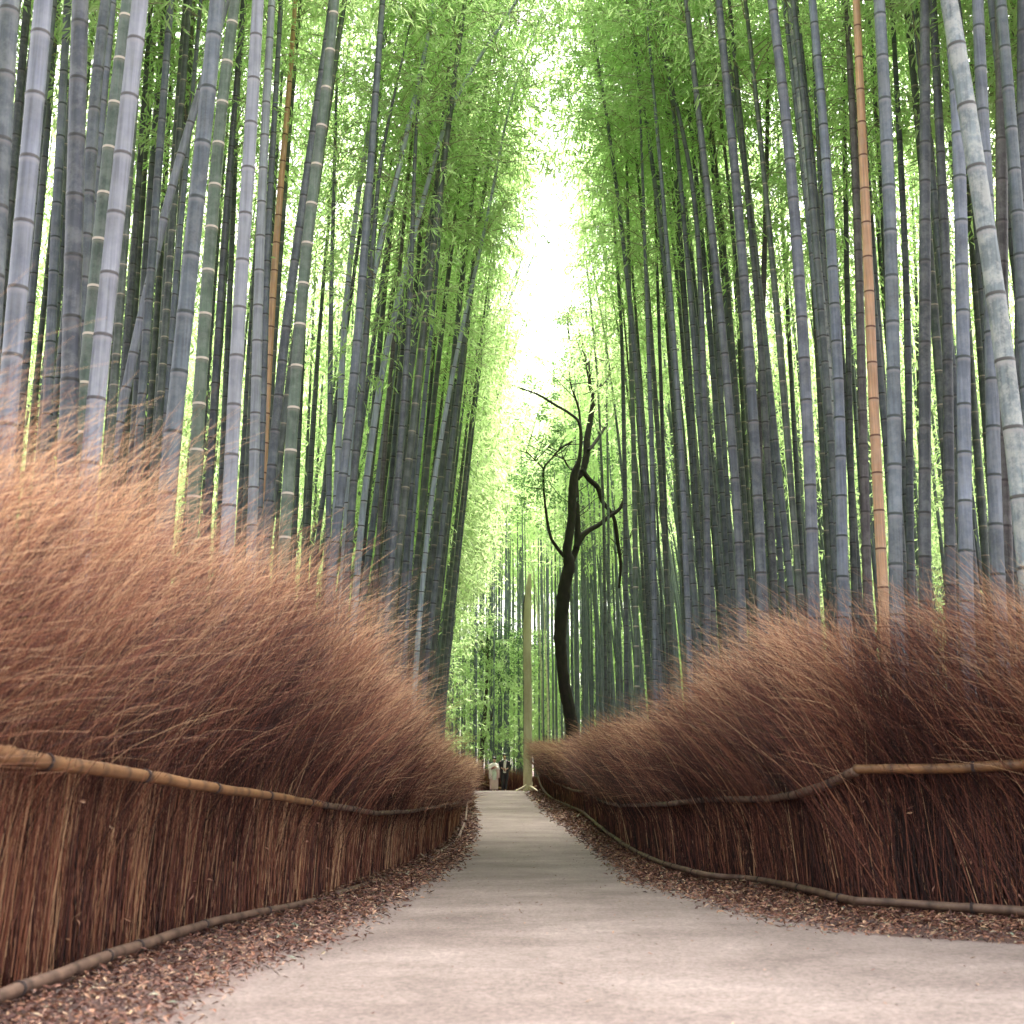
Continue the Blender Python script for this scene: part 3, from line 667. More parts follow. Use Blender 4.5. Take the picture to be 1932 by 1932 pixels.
# traced from the photograph: pixel points top -> bottom, width px, tone, label, total height
T = [
 ([(18, 0), (0, 300), (-15, 600)], 40, 'slate grey', 'blurred wide grey culm cut by the left frame edge at the top', 15),
 ([(48, 0), (28, 250), (5, 500), (-10, 700)], 20, 'dark grey', 'dark narrow culm directly left of the widest pale lavender culm', 15),
 ([(83, 0), (50, 370), (20, 700), (8, 860)], 38, 'pale lavender grey', 'brightest wide lavender culm near the left frame edge', 15),
 ([(110, 0), (80, 350), (60, 560)], 17, 'slate grey', 'slim grey culm half hidden behind the brightest lavender culm', 15),
 ([(124, 0), (106, 370), (95, 620), (88, 800)], 20, 'blue grey', 'slim grey culm with dark nodes, second culm right of brightest lavender one', 15),
 ([(152, 0), (140, 450), (133, 700), (130, 820)], 35, 'dark grey', 'wide almost black culm standing upright in the left front row', 16),
 ([(200, 0), (180, 150), (168, 350), (158, 520), (150, 720)], 25, 'slate grey', 'grey culm just right of the wide almost black culm on the left', 16),
 ([(215, 0), (198, 225), (180, 400), (165, 620)], 13, 'mottled pale grey', 'thin pale culm crossing between two wide culms at upper left', 15),
 ([(242, 0), (205, 290), (185, 480), (165, 680)], 27, 'dark olive green', 'dark green culm with pinkish nodes left of a wide lavender culm', 16),
 ([(265, 0), (222, 375), (192, 650), (172, 850)], 35, 'pale lavender grey', 'wide lavender grey culm left of the first open patch of leaves', 16),
 ([(278, 60), (258, 360), (240, 650), (228, 800)], 15, 'dark grey', 'dark slim culm hugging the right side of a wide lavender culm', 16),
 ([(440, -20), (382, 170), (325, 350), (280, 550), (245, 700), (208, 890)], 19, 'pale lavender grey', 'pale culm slanting steeply across its neighbours on the left', 14),
 ([(410, 0), (385, 250), (368, 400), (350, 600), (322, 850)], 33, 'blue grey', 'wide bluish culm crossed by the steeply slanting pale culm', 16),
 ([(442, 0), (420, 150), (400, 400), (385, 600), (370, 850)], 25, 'dark olive green', 'brownish green culm with pale nodes right of the wide bluish culm', 16),
 ([(462, 0), (428, 400), (408, 700), (398, 870)], 15, 'dark grey', 'dark slim culm left of the twin pale culms', 16),
 ([(487, 0), (470, 300), (450, 600), (435, 900)], 27, 'pale lavender grey', 'left and wider one of the twin pale culms beside the orange culm', 16),
 ([(511, 0), (498, 250), (488, 500), (478, 920)], 20, 'pale lavender grey', 'right and narrower one of the twin pale culms beside the orange culm', 16),
 ([(533, 0), (515, 300), (505, 480), (495, 800)], 15, 'slate grey', 'dark grey culm behind the left orange culm', 16),
 ([(557, 0), (547, 150), (525, 400), (508, 650), (494, 940)], 16, 'orange tan', 'orange tan dead culm in the left half of the grove', 16),
 ([(622, 20), (600, 175), (575, 350), (540, 600), (512, 880)], 19, 'slate grey', 'dark grey culm between the left orange culm and a cream ringed one', 17),
 ([(634, 0), (615, 200), (585, 400), (565, 625), (542, 940)], 23, 'dark olive green', 'dark green culm with bright cream rings on the left', 17),
 ([(670, 0), (635, 250), (612, 500), (592, 760)], 9, 'blue grey', 'thin pale edged culm just right of the cream ringed green culm', 18),
 ([(630, 300), (624, 550), (620, 950)], 11, 'blue grey', 'thin upright culm with black nodes in the left grove', 16),
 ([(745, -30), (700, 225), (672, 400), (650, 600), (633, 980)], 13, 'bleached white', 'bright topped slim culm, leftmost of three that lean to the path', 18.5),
 ([(715, 180), (700, 400), (680, 700), (655, 960)], 11, 'slate grey', 'grey culm between two leaning bright topped culms', 17),
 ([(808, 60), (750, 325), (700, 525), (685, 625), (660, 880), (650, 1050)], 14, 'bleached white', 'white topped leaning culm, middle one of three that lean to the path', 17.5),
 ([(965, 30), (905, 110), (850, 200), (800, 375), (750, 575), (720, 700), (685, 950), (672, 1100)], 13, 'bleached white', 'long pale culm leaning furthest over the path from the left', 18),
 ([(775, 275), (750, 550), (725, 850), (712, 1050)], 10, 'dark brown', 'brownish slim culm behind the long leaning pale one', 17),
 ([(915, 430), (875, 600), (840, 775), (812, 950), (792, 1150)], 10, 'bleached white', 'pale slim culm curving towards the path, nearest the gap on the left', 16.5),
 ([(682, 560), (667, 735), (652, 860), (635, 1000), (622, 1120)], 18, 'blue grey', 'blue grey culm with wide base where the left fence starts to drop', 17),
 ([(690, 640), (677, 785), (667, 910), (652, 1110)], 16, 'slate grey', 'wide grey culm left of the pale culm base above the fence', 17),
 ([(775, 500), (770, 635), (757, 810), (747, 960), (730, 1150)], 14, 'slate grey', 'grey culm with a sharp pale right edge beside a black green one', 17),
 ([(790, 480), (782, 635), (765, 860), (750, 1150)], 8, 'dark olive green', 'black green slim culm with cream rings in the left grove', 17),
 ([(820, 560), (800, 760), (780, 960), (765, 1200)], 10, 'blue grey', 'bluish slim culm right of the black green cream ringed one', 17),
 ([(1295, -10), (1321, 225), (1346, 450), (1371, 700), (1391, 950), (1402, 1230)], 17, 'slate grey', 'grey culm curving up to the left, third wide one right of the dark tree', 17),
 ([(1353, 0), (1381, 275), (1401, 500), (1418, 750), (1431, 950), (1440, 1190)], 20, 'slate grey', 'wide grey culm with thick nodes standing right of a curved grey culm', 17),
 ([(1236, 50), (1286, 225), (1316, 400), (1326, 650), (1334, 950), (1334, 1260)], 13, 'slate grey', 'slim culm bending sharply left near its top, right half', 18),
 ([(1221, 20), (1246, 300), (1266, 550), (1286, 850), (1302, 1270)], 11, 'blue grey', 'slim bluish culm reaching the top edge nearest the sky gap on the right', 19),
 ([(1336, 40), (1351, 275), (1366, 420), (1391, 700), (1397, 1150)], 8, 'dark grey', 'thin blackish culm between two wide grey culms, right half', 18),
 ([(1376, 0), (1396, 200), (1416, 425), (1431, 575), (1450, 900), (1464, 1180)], 14, 'dark grey', 'dark culm close behind the wide thick noded grey culm', 17),
 ([(1458, 0), (1486, 225), (1506, 475), (1521, 725), (1531, 950), (1536, 1180)], 23, 'slate grey', 'wide slate culm left of a pair of crossing pale culms, right half', 17),
 ([(1486, 0), (1511, 225), (1536, 450), (1556, 650), (1576, 850), (1597, 1150)], 18, 'mottled pale grey', 'pale grey culm, left one of a crossing pair left of the right orange culm', 17),
 ([(1533, 0), (1556, 250), (1571, 500), (1586, 800), (1590, 1150)], 21, 'blue grey', 'blue grey culm, right one of a crossing pair left of the right orange culm', 17),
 ([(1453, 60), (1446, 400), (1436, 700), (1430, 1050)], 13, 'dark brown', 'dark brown culm leaning slightly right among grey ones', 17),
 ([(1586, 0), (1591, 250), (1598, 600), (1606, 950)], 13, 'dark grey', 'thin dark culm two places left of the right orange culm', 17),
 ([(1598, 0), (1611, 250), (1621, 500), (1632, 950), (1636, 1100)], 18, 'dark brown', 'dark culm touching the left side of the right orange culm', 17),
 ([(1618, 0), (1628, 250), (1638, 475), (1646, 700), (1658, 950), (1668, 1150)], 20, 'orange tan', 'orange brown dead culm in the right half of the grove', 17),
 ([(1656, 0), (1671, 250), (1681, 500), (1686, 750), (1688, 950), (1690, 1150)], 26, 'blue grey', 'wide blue grey culm immediately right of the right orange culm', 17),
 ([(1700, 300), (1710, 500), (1716, 800), (1718, 1100)], 15, 'slate grey', 'slate culm peeking out behind the wide one right of the orange culm', 17),
 ([(1691, 0), (1721, 300), (1731, 550), (1735, 800)], 9, 'dark grey', 'thin dark culm beside the bright leaf window on the right', 17),
 ([(1742, 0), (1743, 300), (1744, 700), (1744, 1100)], 23, 'dark grey', 'dark wide culm standing plumb right of the bright leaf window', 17),
 ([(1761, 0), (1776, 300), (1786, 500), (1790, 800), (1792, 1100)], 20, 'dark grey', 'second dark wide culm right of the bright leaf window', 17),
 ([(1798, 60), (1811, 250), (1816, 500), (1820, 800), (1822, 1110)], 26, 'blue grey', 'smooth blue grey culm left of the widest leaning mottled culm', 17),
 ([(1785, -20), (1816, 150), (1846, 350), (1871, 500), (1896, 675), (1911, 800), (1932, 1000), (1940, 1080)], 37, 'mottled pale grey', 'widest pale mottled culm leaning left near the right frame edge', 16),
 ([(1846, 0), (1853, 200), (1866, 400), (1872, 700), (1876, 950), (1882, 1090)], 26, 'blue grey', 'bluish culm passing behind the widest mottled leaning culm', 17),
 ([(1891, 0), (1911, 250), (1931, 550), (1945, 900)], 25, 'blue grey', 'blue grey culm right of the widest mottled culm, near the frame edge', 17),
 ([(1885, 60), (1888, 400), (1892, 900)], 24, 'dark brown', 'dark brown culm behind two pale culms at the right edge', 17),
 ([(1932, -10), (1930, 300), (1926, 700)], 26, 'dark grey', 'dark culm cut by the right frame edge', 17),
 ([(1105, 480), (1121, 632), (1129, 732), (1139, 960), (1143, 1300)], 5.5, 'dark grey', 'thin dark culm rising right beside the dark tree', 18),
 ([(1142, 560), (1145, 800), (1148, 1000), (1150, 1350)], 5, 'slate grey', 'second thin culm right of the dark tree', 18),
 ([(1160, 440), (1174, 632), (1180, 960), (1182, 1370)], 9, 'slate grey', 'slim slate culm, first thicker one right of the dark tree', 18.5),
 ([(1185, 400), (1190, 632), (1195, 810), (1198, 960), (1202, 1360)], 10, 'dark olive green', 'dark slim culm with a column of pale rings, right of the tree', 18.5),
 ([(1214, 420), (1222, 632), (1230, 860), (1232, 960), (1237, 1340)], 10, 'blue grey', 'bluish slim culm right of the pale ringed one', 18.5),
 ([(1240, 500), (1248, 750), (1256, 1000), (1262, 1300)], 9, 'dark grey', 'dark slim culm between two bluish slim ones right of the tree', 18),
 ([(994, 1000), (1004, 1065), (1012, 1121), (1019, 1215), (1023, 1309), (1026, 1420)], 4.5, 'bleached yellow', 'thin bleached culm leaning over the pale broken trunk', 12),
 ([(1024, 1100), (1029, 1215), (1033, 1309), (1035, 1420)], 3.6, 'bleached yellow', 'second thin bleached culm right of the pale broken trunk', 11),
]
taken = []; screen = []
def ground_at(x, y): return float(gz(y)) - .012 + .25 * min(max((abs(x - .2) - 3.5) / 10, 0), 1)
for k, (pts, wpx, tone, label, H) in enumerate(T):
    diam = .15 if wpx >= 30 else .135 if wpx >= 16 else .12 if wpx >= 12 else .10 if wpx >= 8 else .08
    left = pts[-1][0] < 966
    d = F * diam / wpx
    if tone == 'bleached yellow': d = 60
    for _ in range(80):                       # stand clear behind the fence
        Q = np.array([P(x, y, d) for x, y in pts]); xb = Q[-1, 0]
        clear = (xb < lx(min(d, 59)) - .55) if left else (xb > rx(min(d, 50)) + .55)
        if clear and all(abs(Q[-1, 0] - a) + abs(d - b_) > .28 for a, b_ in taken): break
        d *= 1.02
    s_ = d * wpx / F / diam; r0 = diam * s_ / 2 * (1.06)
    if tone == 'bleached yellow': r0 = wpx * d / F / 2
    Q = Q[np.argsort(Q[:, 2])]
    # run the trace down to the ground, then up past the frame with a damped lean
    sl = (Q[1, 0] - Q[0, 0]) / (Q[1, 2] - Q[0, 2]); g = ground_at(Q[0, 0], d)
    x0 = Q[0, 0] - sl * .6 * (Q[0, 2] - g)
    taken.append((Q[-1, 0], d))
    if wpx >= 9: screen.append(([p_[0] for p_ in pts], [p_[1] for p_ in pts], wpx, d))
    zc = [g - .3, g] + list(Q[:, 2]); xc = [x0, x0] + list(Q[:, 0])
    topz = g + H
    if 13 < H and d < 30: topz = g + max(H, 20.5 if d < 24 else 19.5)
    if H > 13 and pts[0][1] > 100 and 2 < k: topz = max(Q[-1, 2] + 6.2, g + 15) if d > 20 else topz
    if Q[-1, 2] > topz - .5: topz = Q[-1, 2] + .8
    sl = (Q[-1, 0] - Q[-2, 0]) / (Q[-1, 2] - Q[-2, 2])
    dz = topz - Q[-1, 2]
    xc += [Q[-1, 0] + sl * .8 * dz * .5, Q[-1, 0] + sl * .9 * dz + (1 if left else -1) * min(.06 * dz, .5)]; zc += [Q[-1, 2] + dz * .5, topz]
    zc = np.array(zc) - g; xc = np.array(xc) - x0
    Ht = topz - g
    yc = .25 * math.sin(k * 2.1) * (zc / Ht) ** 2 * (1 if d > 12 else .3)
    z, x, y = smooth_path(zc, xc, yc, Ht)
    root = empty('bamboo', (x0, d, g)); tag(root, label, 'bamboo', GRP)
    mb = MB(); fine = wpx > 7
    culm_geo(mb, z, x, y, r0, Ht, 3.55 * r0 * 2, 16 if wpx > 18 else 10, fine, random.random() * .3)
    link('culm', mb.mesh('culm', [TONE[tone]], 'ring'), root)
    if H > 13: add_crown(root, z, x, y, Ht, k, 8.0, 1.0 if d > 14 else .9)

# ---- fill culms: variants copied
variants = []
def variant(i, H, r0, lean, arch, mat, mirror):
    z = np.linspace(-.3, H, 60)
    t_ = np.clip(z / H, 0, 1)
    x = mirror * (lean * t_ * H * .05 + arch * np.clip((t_ - .35) / .65, 0, 1) ** 2.2); y = .3 * np.sin(i * 1.9) * t_ ** 2
    mb = MB(); culm_geo(mb, z, x, y, r0, H, 3.6 * r0 * 2, 8, True, random.random() * .3)
    root = empty('bamboo', (0, -40, 0)); o = link('culm', mb.mesh('culm', [mat], 'ring'), root)
    c = add_crown(root, z, x, y, H, i, 8.0, 1.0)
    return root, H, (x[-1])
specs = []
for i in range(16):
    mirror = 1 if i % 2 == 0 else -1        # +1 leans to +X (left side of the path)
    H = 15 + 3.5 * random.random() + (1 if i < 8 else 0)
    lean = (1.0 + 1.1 * random.random() if mirror > 0 else .4 + .7 * random.random()) if i < 8 else random.uniform(-.3, .6)
    arch = (.2 + .4 * random.random() if mirror > 0 else .3 + .6 * random.random()) if i < 8 else random.uniform(.0, .8)
    variants.append((variant(i, H, .040 + .018 * random.random(), lean, arch, fill_mats[i % 3], mirror), i < 8, mirror))
def copy_bamboo(v, loc, rz, s, label, group):
    src = v[0][0]
    r = src.copy(); C.objects.link(r); r.location = loc; r.rotation_euler = (0, 0, rz); r.scale = (s, s, s)
    for ch in src.children:
        c = ch.copy(); C.objects.link(c); c.parent = r
    tag(r, label, 'bamboo', group)
    return r
# candidate positions
cand = []
cells = {}
def ok(x, y, md):
    for a, b_ in taken:
        if (a - x) ** 2 + (b_ - y) ** 2 < md * md: return False
    cx, cy = int(x // 1), int(y // 1)
    for i in (-1, 0, 1):
        for j in (-1, 0, 1):
            for q in cells.get((cx + i, cy + j), ()):
                if (q[0] - x) ** 2 + (q[1] - y) ** 2 < md * md: return False
    return True
def hides(x, y):
    for yy in (80, 380, 680, 980):
        z = CZ + y * (SP + (966 - yy) / F * CP) / (CP - (966 - yy) / F * SP); t = max(z, 0) / 17
        X = x + (1.6 if x < 0 else -.8) * t * (1 if (lx(min(y, 59)) - x < 3 if x < 0 else x - rx(min(y, 50)) < 3) else 0)
        xs_ = 966 + F * X / (y * CP + (z - CZ) * SP)
        for px_, py_, w_, d_ in screen:
            if y < d_ and py_[0] <= yy <= py_[-1] + 60 and abs(xs_ - np.interp(yy, py_, px_)) < w_ / 2 + 150 / y: return True
    return False
def put(x, y): cells.setdefault((int(x // 1), int(y // 1)), []).append((x, y))
rr = random.Random(77)
for _ in range(160000):
    y = rr.uniform(9, 118)
    xm = .47 * y + 3
    x = rr.uniform(-min(xm, 36), min(xm, 36))
    if y < 62:
        if lx(min(y, 59)) - .7 < x < max(rx(min(y, 50)), -50) + .7: continue
        if y > 50 and lx(min(y, 59)) - .7 < x < 1.6 + max(0, (y - 56) * .9): continue
    elif y < 68:
        if -3 < x < 7: continue
    fr = (lx(min(y, 59)) - x) if x < 0 else (x - rx(min(y, 50)))
    near = 0 < fr < 3 and y < 62
    if near and y < 13: continue              # the front row there is traced
    if (y < 11.5): continue
    if y < 45 and hides(x, y): continue
    if y < 48 and 1030 < 966 + F * x / y < 1120: continue
    if 36 < y < 46 and x > 0 and abs(x - .05 * y) < 1.7: continue
    md = .43 if near else (.66 if y < 60 else 1.0)
    if near and x > 0 and 25 < y < 48 and fr < 1.3: continue
    if ok(x, y, md): put(x, y); cand.append((x, y, fr, near))
    if len(cand) > 3300: break
# largest in the picture first; the hidden deep ones go to the stuff
def visible_rank(c):
    x, y, fr, near = c
    return y + max(fr, 0) * 1.6 if y < 62 else 400 + y
cand.sort(key=visible_rank)
NIND = 300 - len(T)
labs = {('L', 0): ('slender grey culm in the thick rank right behind the left fence', 'front rank of culms left of the path'),
        ('R', 0): ('slender grey culm in the thick rank right behind the right fence', 'front rank of culms right of the path'),
        ('L', 1): ('dim green grey culm deep inside the grove left of the path', 'culms deep in the left grove'),
        ('R', 1): ('dim green grey culm deep inside the grove right of the path', 'culms deep in the right grove')}
used = set()
far = []
for i, (x, y, fr, near) in enumerate(cand):
    if i >= NIND and y < 46 and x > 0 and abs(x - .05 * y) < 3.0: continue
    side = 'L' if x < lx(min(y, 59)) + .5 else 'R'
    if y >= 62: far.append((x, y)); continue
    m = 1 if side == 'L' else -1
    pool = [j for j, v in enumerate(variants) if v[2] == m and v[1] == bool(near)]
    if i < NIND:
        j = rr.choice(pool); s = rr.uniform(.9, 1.12) if y > 28 else rr.uniform(1.14, 1.3)
        lab = labs[(side, 0 if near else 1)]
        rz = rr.uniform(-.35, .35) if near else rr.uniform(-1.2, 1.2)
        g = ground_at(x, y) - .02
        if j not in used:
            v = variants[j][0][0]; v.location = (x, y, g); v.rotation_euler = (0, 0, rz); v.scale = (s, s, s); tag(v, lab[0], 'bamboo', lab[1]); used.add(j)
        else:
            copy_bamboo(variants[j], (x, y, g), rz, s, *lab)
    else: far.append((x, y))
for j, v in enumerate(variants):
    if j not in used:
        for ch in list(v[0][0].children): bpy.data.objects.remove(ch)
        bpy.data.objects.remove(v[0][0])

# ---- far part of the grove: one mass
def stuff_grove(name, pts, label, hmin, hmax, nleaf, lsize, seed, lowfrac=0):
    r = np.random.default_rng(seed); mb = MB(); LPs, LDs, TT = [], [], []
    srcs = [crown_mesh('tmp', 8.0, 1.7, nleaf, seed + q, lsize, .8) for q in range(5)]
    for me, _ in srcs: bpy.data.meshes.remove(me)
    for (x, y) in pts:
        edge_ = 34 < y < 62 and abs(x) < 7.5
        H = r.uniform(hmin, hmax) if not edge_ else r.uniform(16, 21.5); g = ground_at(x, y); left = x < 0
        lean = (1 if left else -1) * r.uniform(0, .9) * (1 if y < 62 else .3)
        if edge_: lean = min(r.uniform(-1.7, .9) - x, 4.5) if left else -min(max(x - r.uniform(2.3, 4.4), 0), 3)
        t_ = np.linspace(0, 1, 7)
        px = x + lean * t_ ** 2; z = g + H * t_; q = np.stack([px, np.full(7, y), z], 1)
        rad = r.uniform(.045, .062)
        mb.tube(q, rad * (1 - .8 * t_ ** 1.5) + .004, 6, 0, False)
        LP, LD = srcs[r.integers(5)][1]; a = r.random() * 6.28; ca, sa = math.cos(a), math.sin(a); M = np.array([[ca, sa, 0], [-sa, ca, 0], [0, 0, 1]])
        base = np.array([np.interp(.62, t_, px), y, g + H - 8.0 * .95])
        low = 1.0
        if edge_:          # the row at the path keeps leaves far down and leans over it
            for q_ in range(3 if left else 1):
                LP2, LD2 = srcs[(q_ + seed) % 5][1]; f_ = r.uniform(.45, .8) if left else r.uniform(.62, .82)
                b2 = np.array([np.interp(f_, t_, px), y, g + H * f_ - 2.5])
                LPs.append(LP2 @ M * [1, 1, .8] + b2); LDs.append(LD2 @ M)
        if lowfrac and r.random() < lowfrac: base[2] = g + r.uniform(.3, 4)
        if y < 62 and abs(x) > 9 and r.random() < .2: base[2] = g + r.uniform(1, 6)
        LPs.append(LP @ M * [1, 1, low] + base); LDs.append(LD @ M)
    LP = np.vstack(LPs); LD = np.vstack(LDs); n = len(LP)
    Nn = np.array([0, 0, 1.]) + r.normal(size=(n, 3)) * .6
    V, Fq, ti = leaf_quads(LP, LD, Nn, lsize * (.6 + .7 * r.random(n)), lsize * .2 * (.8 + .5 * r.random(n)), r.random(n))
    Vb = np.vstack(mb.V); Fb = np.vstack(mb.F)
    me = np_mesh(name, np.vstack([Vb, V]), np.vstack([Fb, Fq + len(Vb)]), [fill_mats[1], M_leaf], np.concatenate([np.zeros(len(Fb)), np.ones(len(Fq))]),
                 {'tint': ('FACE', np.concatenate([np.zeros(len(Fb)), ti]))}, False)
    tag(link(name, me), label, 'bamboo grove', kind='stuff')
    print(name, len(pts), n)
far_a = [p for p in far if p[1] < 62]; far_b = [p for p in far if p[1] >= 62]
for _ in range(230):                         # the grove goes on unseen behind the camera, added to shade the near path
    y = rr.uniform(-26, 8.5); x = rr.uniform(-16, 22)
    if -3.3 < x < (14 if y > 3 else 6): continue
    if abs(x) < .42 * y + 1.5: continue
    far_a.append((x, y))
stuff_grove('bamboo_grove', far_a, 'mass of dim bamboo filling the depth of the grove on both sides', 13, 17.5, 310, .25, 3)
stuff_grove('distant_bamboo_grove', far_b, 'pale far bamboo closing the view beyond the bend of the path', 20, 26, 900, .30, 9, .3)

# ------------------------------------------------------------------ trees
def limb_chain(mb, rows, d, dy=0.0, sides=10, wob=.04):
    """rows (x, y, width px)"""
    pts = np.array([P(x, y, d + dy * i / max(1, len(rows) - 1)) for i, (x, y, w_) in enumerate(rows)])
    wd = np.array([(w_ * .88 + .7) * d / F / 2 for *_, w_ in rows])
    n = len(rows) * 6
    q = spline(np.column_stack([pts, wd]), n)
    mb.tube(q[:, :3], np.maximum(q[:, 3], .006), sides, 0, True, 0, wob)
    return q[:, :3]
def leaf_cloud(centers, rad, per, lsize, seed, wfac=.42):
    r = np.random.default_rng(seed); LP = []; LD = []
    for c, rd in zip(centers, rad):
        nc = max(3, int(9 * rd)); cc = c + r.normal(size=(nc, 3)) * rd * .5
        for q in cc:
            m = int(per / nc * r.uniform(.5, 1.5)) + 4
            LP.append(q + r.normal(size=(m, 3)) * [.28, .28, .18] * max(.5, min(rd, 1.2))); LD.append(r.normal(size=(m, 3)) * [1, 1, .5] + [0, 0, -.2])
    LP = np.vstack(LP); LD = np.vstack(LD); n = len(LP)
    return leaf_quads(LP, LD, np.array([0, 0, 1.]) + r.normal(size=(n, 3)) * .6, lsize * (.6 + .8 * r.random(n)), lsize * wfac * (.8 + .4 * r.random(n)), r.random(n), .15)

D0 = 42.0
tb = P(1084, 1440, D0)
tree = empty('tree', (tb[0], D0, float(gz(D0)))); tag(tree, 'crooked blackish tree with forking limbs leaning beside the right fence', 'tree')
mb = MB()
limb_chain(mb, [(1088, 1462, 34), (1083, 1420, 29), (1076, 1350, 26), (1066, 1300, 25), (1059, 1234, 23), (1057, 1187, 26), (1063, 1131, 28), (1066, 1103, 25), (1074, 1065, 25), (1070, 1037, 19), (1078, 985, 17), (1080, 930, 18), (1084, 895, 16), (1094, 861, 8), (1094, 802, 6), (1073, 779, 5), (1049, 765, 5), (1014, 744, 4), (967, 727, 3), (953, 717, 2)], D0, -1.5, 12, .05)
child(link('trunk', mb.mesh('trunk', [M_bark])), tree)
for rows, dy in (([(1077, 1062, 14), (1089, 1028, 14), (1090, 990, 12), (1088, 950, 12), (1086, 905, 11)], .2),
                 ([(1086, 1035, 13), (1098, 1012, 13), (1112, 1000, 11), (1130, 990, 9), (1150, 974, 8), (1169, 960, 7), (1180, 935, 5)], .5),
                 ([(1088, 903, 12), (1099, 889, 14), (1106, 861, 15), (1108, 826, 14), (1113, 798, 12), (1120, 751, 11), (1114, 732, 8), (1110, 704, 7), (1099, 650, 4), (1092, 620, 3)], .8),
                 ([(1112, 712, 5), (1112, 676, 4), (1122, 638, 4), (1126, 600, 2)], 1),
                 ([(1097, 885, 10), (1112, 905, 11), (1128, 920, 11), (1136, 945, 9), (1158, 977, 8), (1166, 1028, 8), (1171, 1065, 6), (1168, 1110, 4)], 1.2),
                 ([(1064, 1050, 8), (1050, 1032, 7), (1038, 1010, 6), (1030, 965, 5), (1026, 920, 4), (1026, 885, 4), (1040, 866, 3), (1056, 848, 3), (1080, 832, 3)], -.6),
                 ([(1026, 885, 3), (1010, 868, 3), (993, 852, 2)], -.9),
                 ([(1094, 806, 5), (1093, 779, 4), (1087, 755, 4), (1078, 730, 3), (1074, 705, 2)], -.4),
                 ([(1110, 850, 7), (1122, 836, 7), (1134, 818, 6), (1145, 800, 4)], 1.2),
                 ([(1085, 890, 4), (1072, 880, 4), (1062, 862, 3)], -.3),
                 ([(1118, 745, 5), (1135, 726, 7), (1150, 705, 5), (1163, 682, 4), (1172, 660, 3)], 1.4),
                 ([(1074, 640, 3), (1072, 600, 2.6), (1082, 588, 2)], -1.2)):
    mb = MB(); q_ = limb_chain(mb, rows, D0, dy, 8, .04)
    for _ in range(5):                       # side twigs
        k_ = int(len(q_) * R.uniform(.45, .98)); a_ = q_[min(k_, len(q_) - 1)]; d_ = R.normal(size=3) * [1, .6, .5] + [0, 0, .55]; l_ = R.uniform(.5, 1.3)
        mb.tube([a_, a_ + d_ * l_ * .4 + R.normal(size=3) * .05, a_ + d_ * l_ * .75 + [0, 0, .12], a_ + d_ * l_ * 1.1 + R.normal(size=3) * .1], [.02, .015, .01, .005], 5, 0, False)
    child(link('limb', mb.mesh('limb', [M_bark])), tree)
cen, rad = [], []
for x, y, r_ in ((1000, 740, .5), (1040, 735, .5), (1068, 705, .8), (1085, 650, .9), (1062, 690, .7), (1100, 690, .7), (1090, 600, .8), (1060, 600, .5), (1120, 600, .8), (1110, 560, .8), (1140, 650, .8), (1000, 830, .9), (1025, 850, .8), (990, 870, .9), (1030, 900, .8), (1000, 920, 1.0), (1045, 940, .7), (975, 930, .7), (1060, 870, .6), (1050, 830, .6), (1010, 960, .8), (1050, 800, .5), (985, 900, .7), (1035, 790, .4), (1165, 850, .7), (1150, 770, .6)):
    cen.append(P(x, y, D0 + (R.uniform(-.6, 1.2) if x < 1058 else R.uniform(1.2, 3.2)))); rad.append(r_)
V, Fq, ti = leaf_cloud(cen, rad, 230, .13, 4)
child(link('crown', np_mesh('crown', V, Fq, [M_tleaf], None, {'tint': ('FACE', ti * .6)}, False)), tree)

# pale broken trunk at the crest
DT = 54.0; p = P(994, 1487, DT)
tt = empty('dead_tree', (p[0], DT, float(gz(DT)))); tag(tt, 'pale tan broken trunk standing where the path reaches its crest', 'tree trunk')
mb = MB(); limb_chain(mb, [(996, 1498, 21), (996, 1470, 18), (996, 1420, 17), (996, 1330, 16), (995, 1250, 16.5), (995, 1180, 16), (996, 1130, 13), (998, 1100, 10), (1000, 1082, 4)], DT, 0, 12, .05)
child(link('trunk', mb.mesh('trunk', [M_tanbark])), tt)
for rows in ([(993, 1482, 4), (983, 1488, 4), (972, 1492, 2)], [(1000, 1484, 5), (1008, 1489, 5), (1016, 1494, 3)]):
    mb = MB(); limb_chain(mb, rows, DT - .3, -.4, 8, .05); child(link('root', mb.mesh('root', [M_tanbark])), tt)
for rows in ([(991, 1190, 4), (989, 1160, 4), (990, 1130, 3), (994, 1110, 2)],):
    mb = MB(); limb_chain(mb, rows, DT + .1, 0, 6); child(link('bark_strip', mb.mesh('bark_strip', [M_thinbark])), tt)

# thin dark tree behind the couple
DS = 71.0; p = P(908, 1470, DS)
ts = empty('tree', (p[0], DS, float(gz(DS)))); tag(ts, 'thin straight dark tree behind the couple, left of the pale trunk', 'tree')
mb = MB(); limb_chain(mb, [(908, 1476, 9), (909, 1430, 8), (911, 1390, 8), (916, 1330, 7), (919, 1270, 6), (920, 1215, 5), (924, 1170, 3)], DS, 0, 8)
child(link('trunk', mb.mesh('trunk', [M_thinbark])), ts)
for rows in ([(911, 1400, 4), (922, 1375, 3), (930, 1340, 3), (934, 1320, 2)], [(918, 1260, 3), (935, 1235, 3), (950, 1222, 2)], [(919, 1240, 3), (905, 1215, 2), (897, 1195, 2)]):
    mb = MB(); limb_chain(mb, rows, DS, 1, 6); child(link('limb', mb.mesh('limb', [M_thinbark])), ts)
cen = [P(x, y, DS + R.uniform(-1, 1)) for x, y in ((925, 1230), (945, 1215), (960, 1245), (975, 1260), (905, 1205), (930, 1270), (955, 1200), (985, 1235), (900, 1250), (935, 1180))]
V, Fq, ti = leaf_cloud(cen, [1.3] * 10, 420, .15, 8)
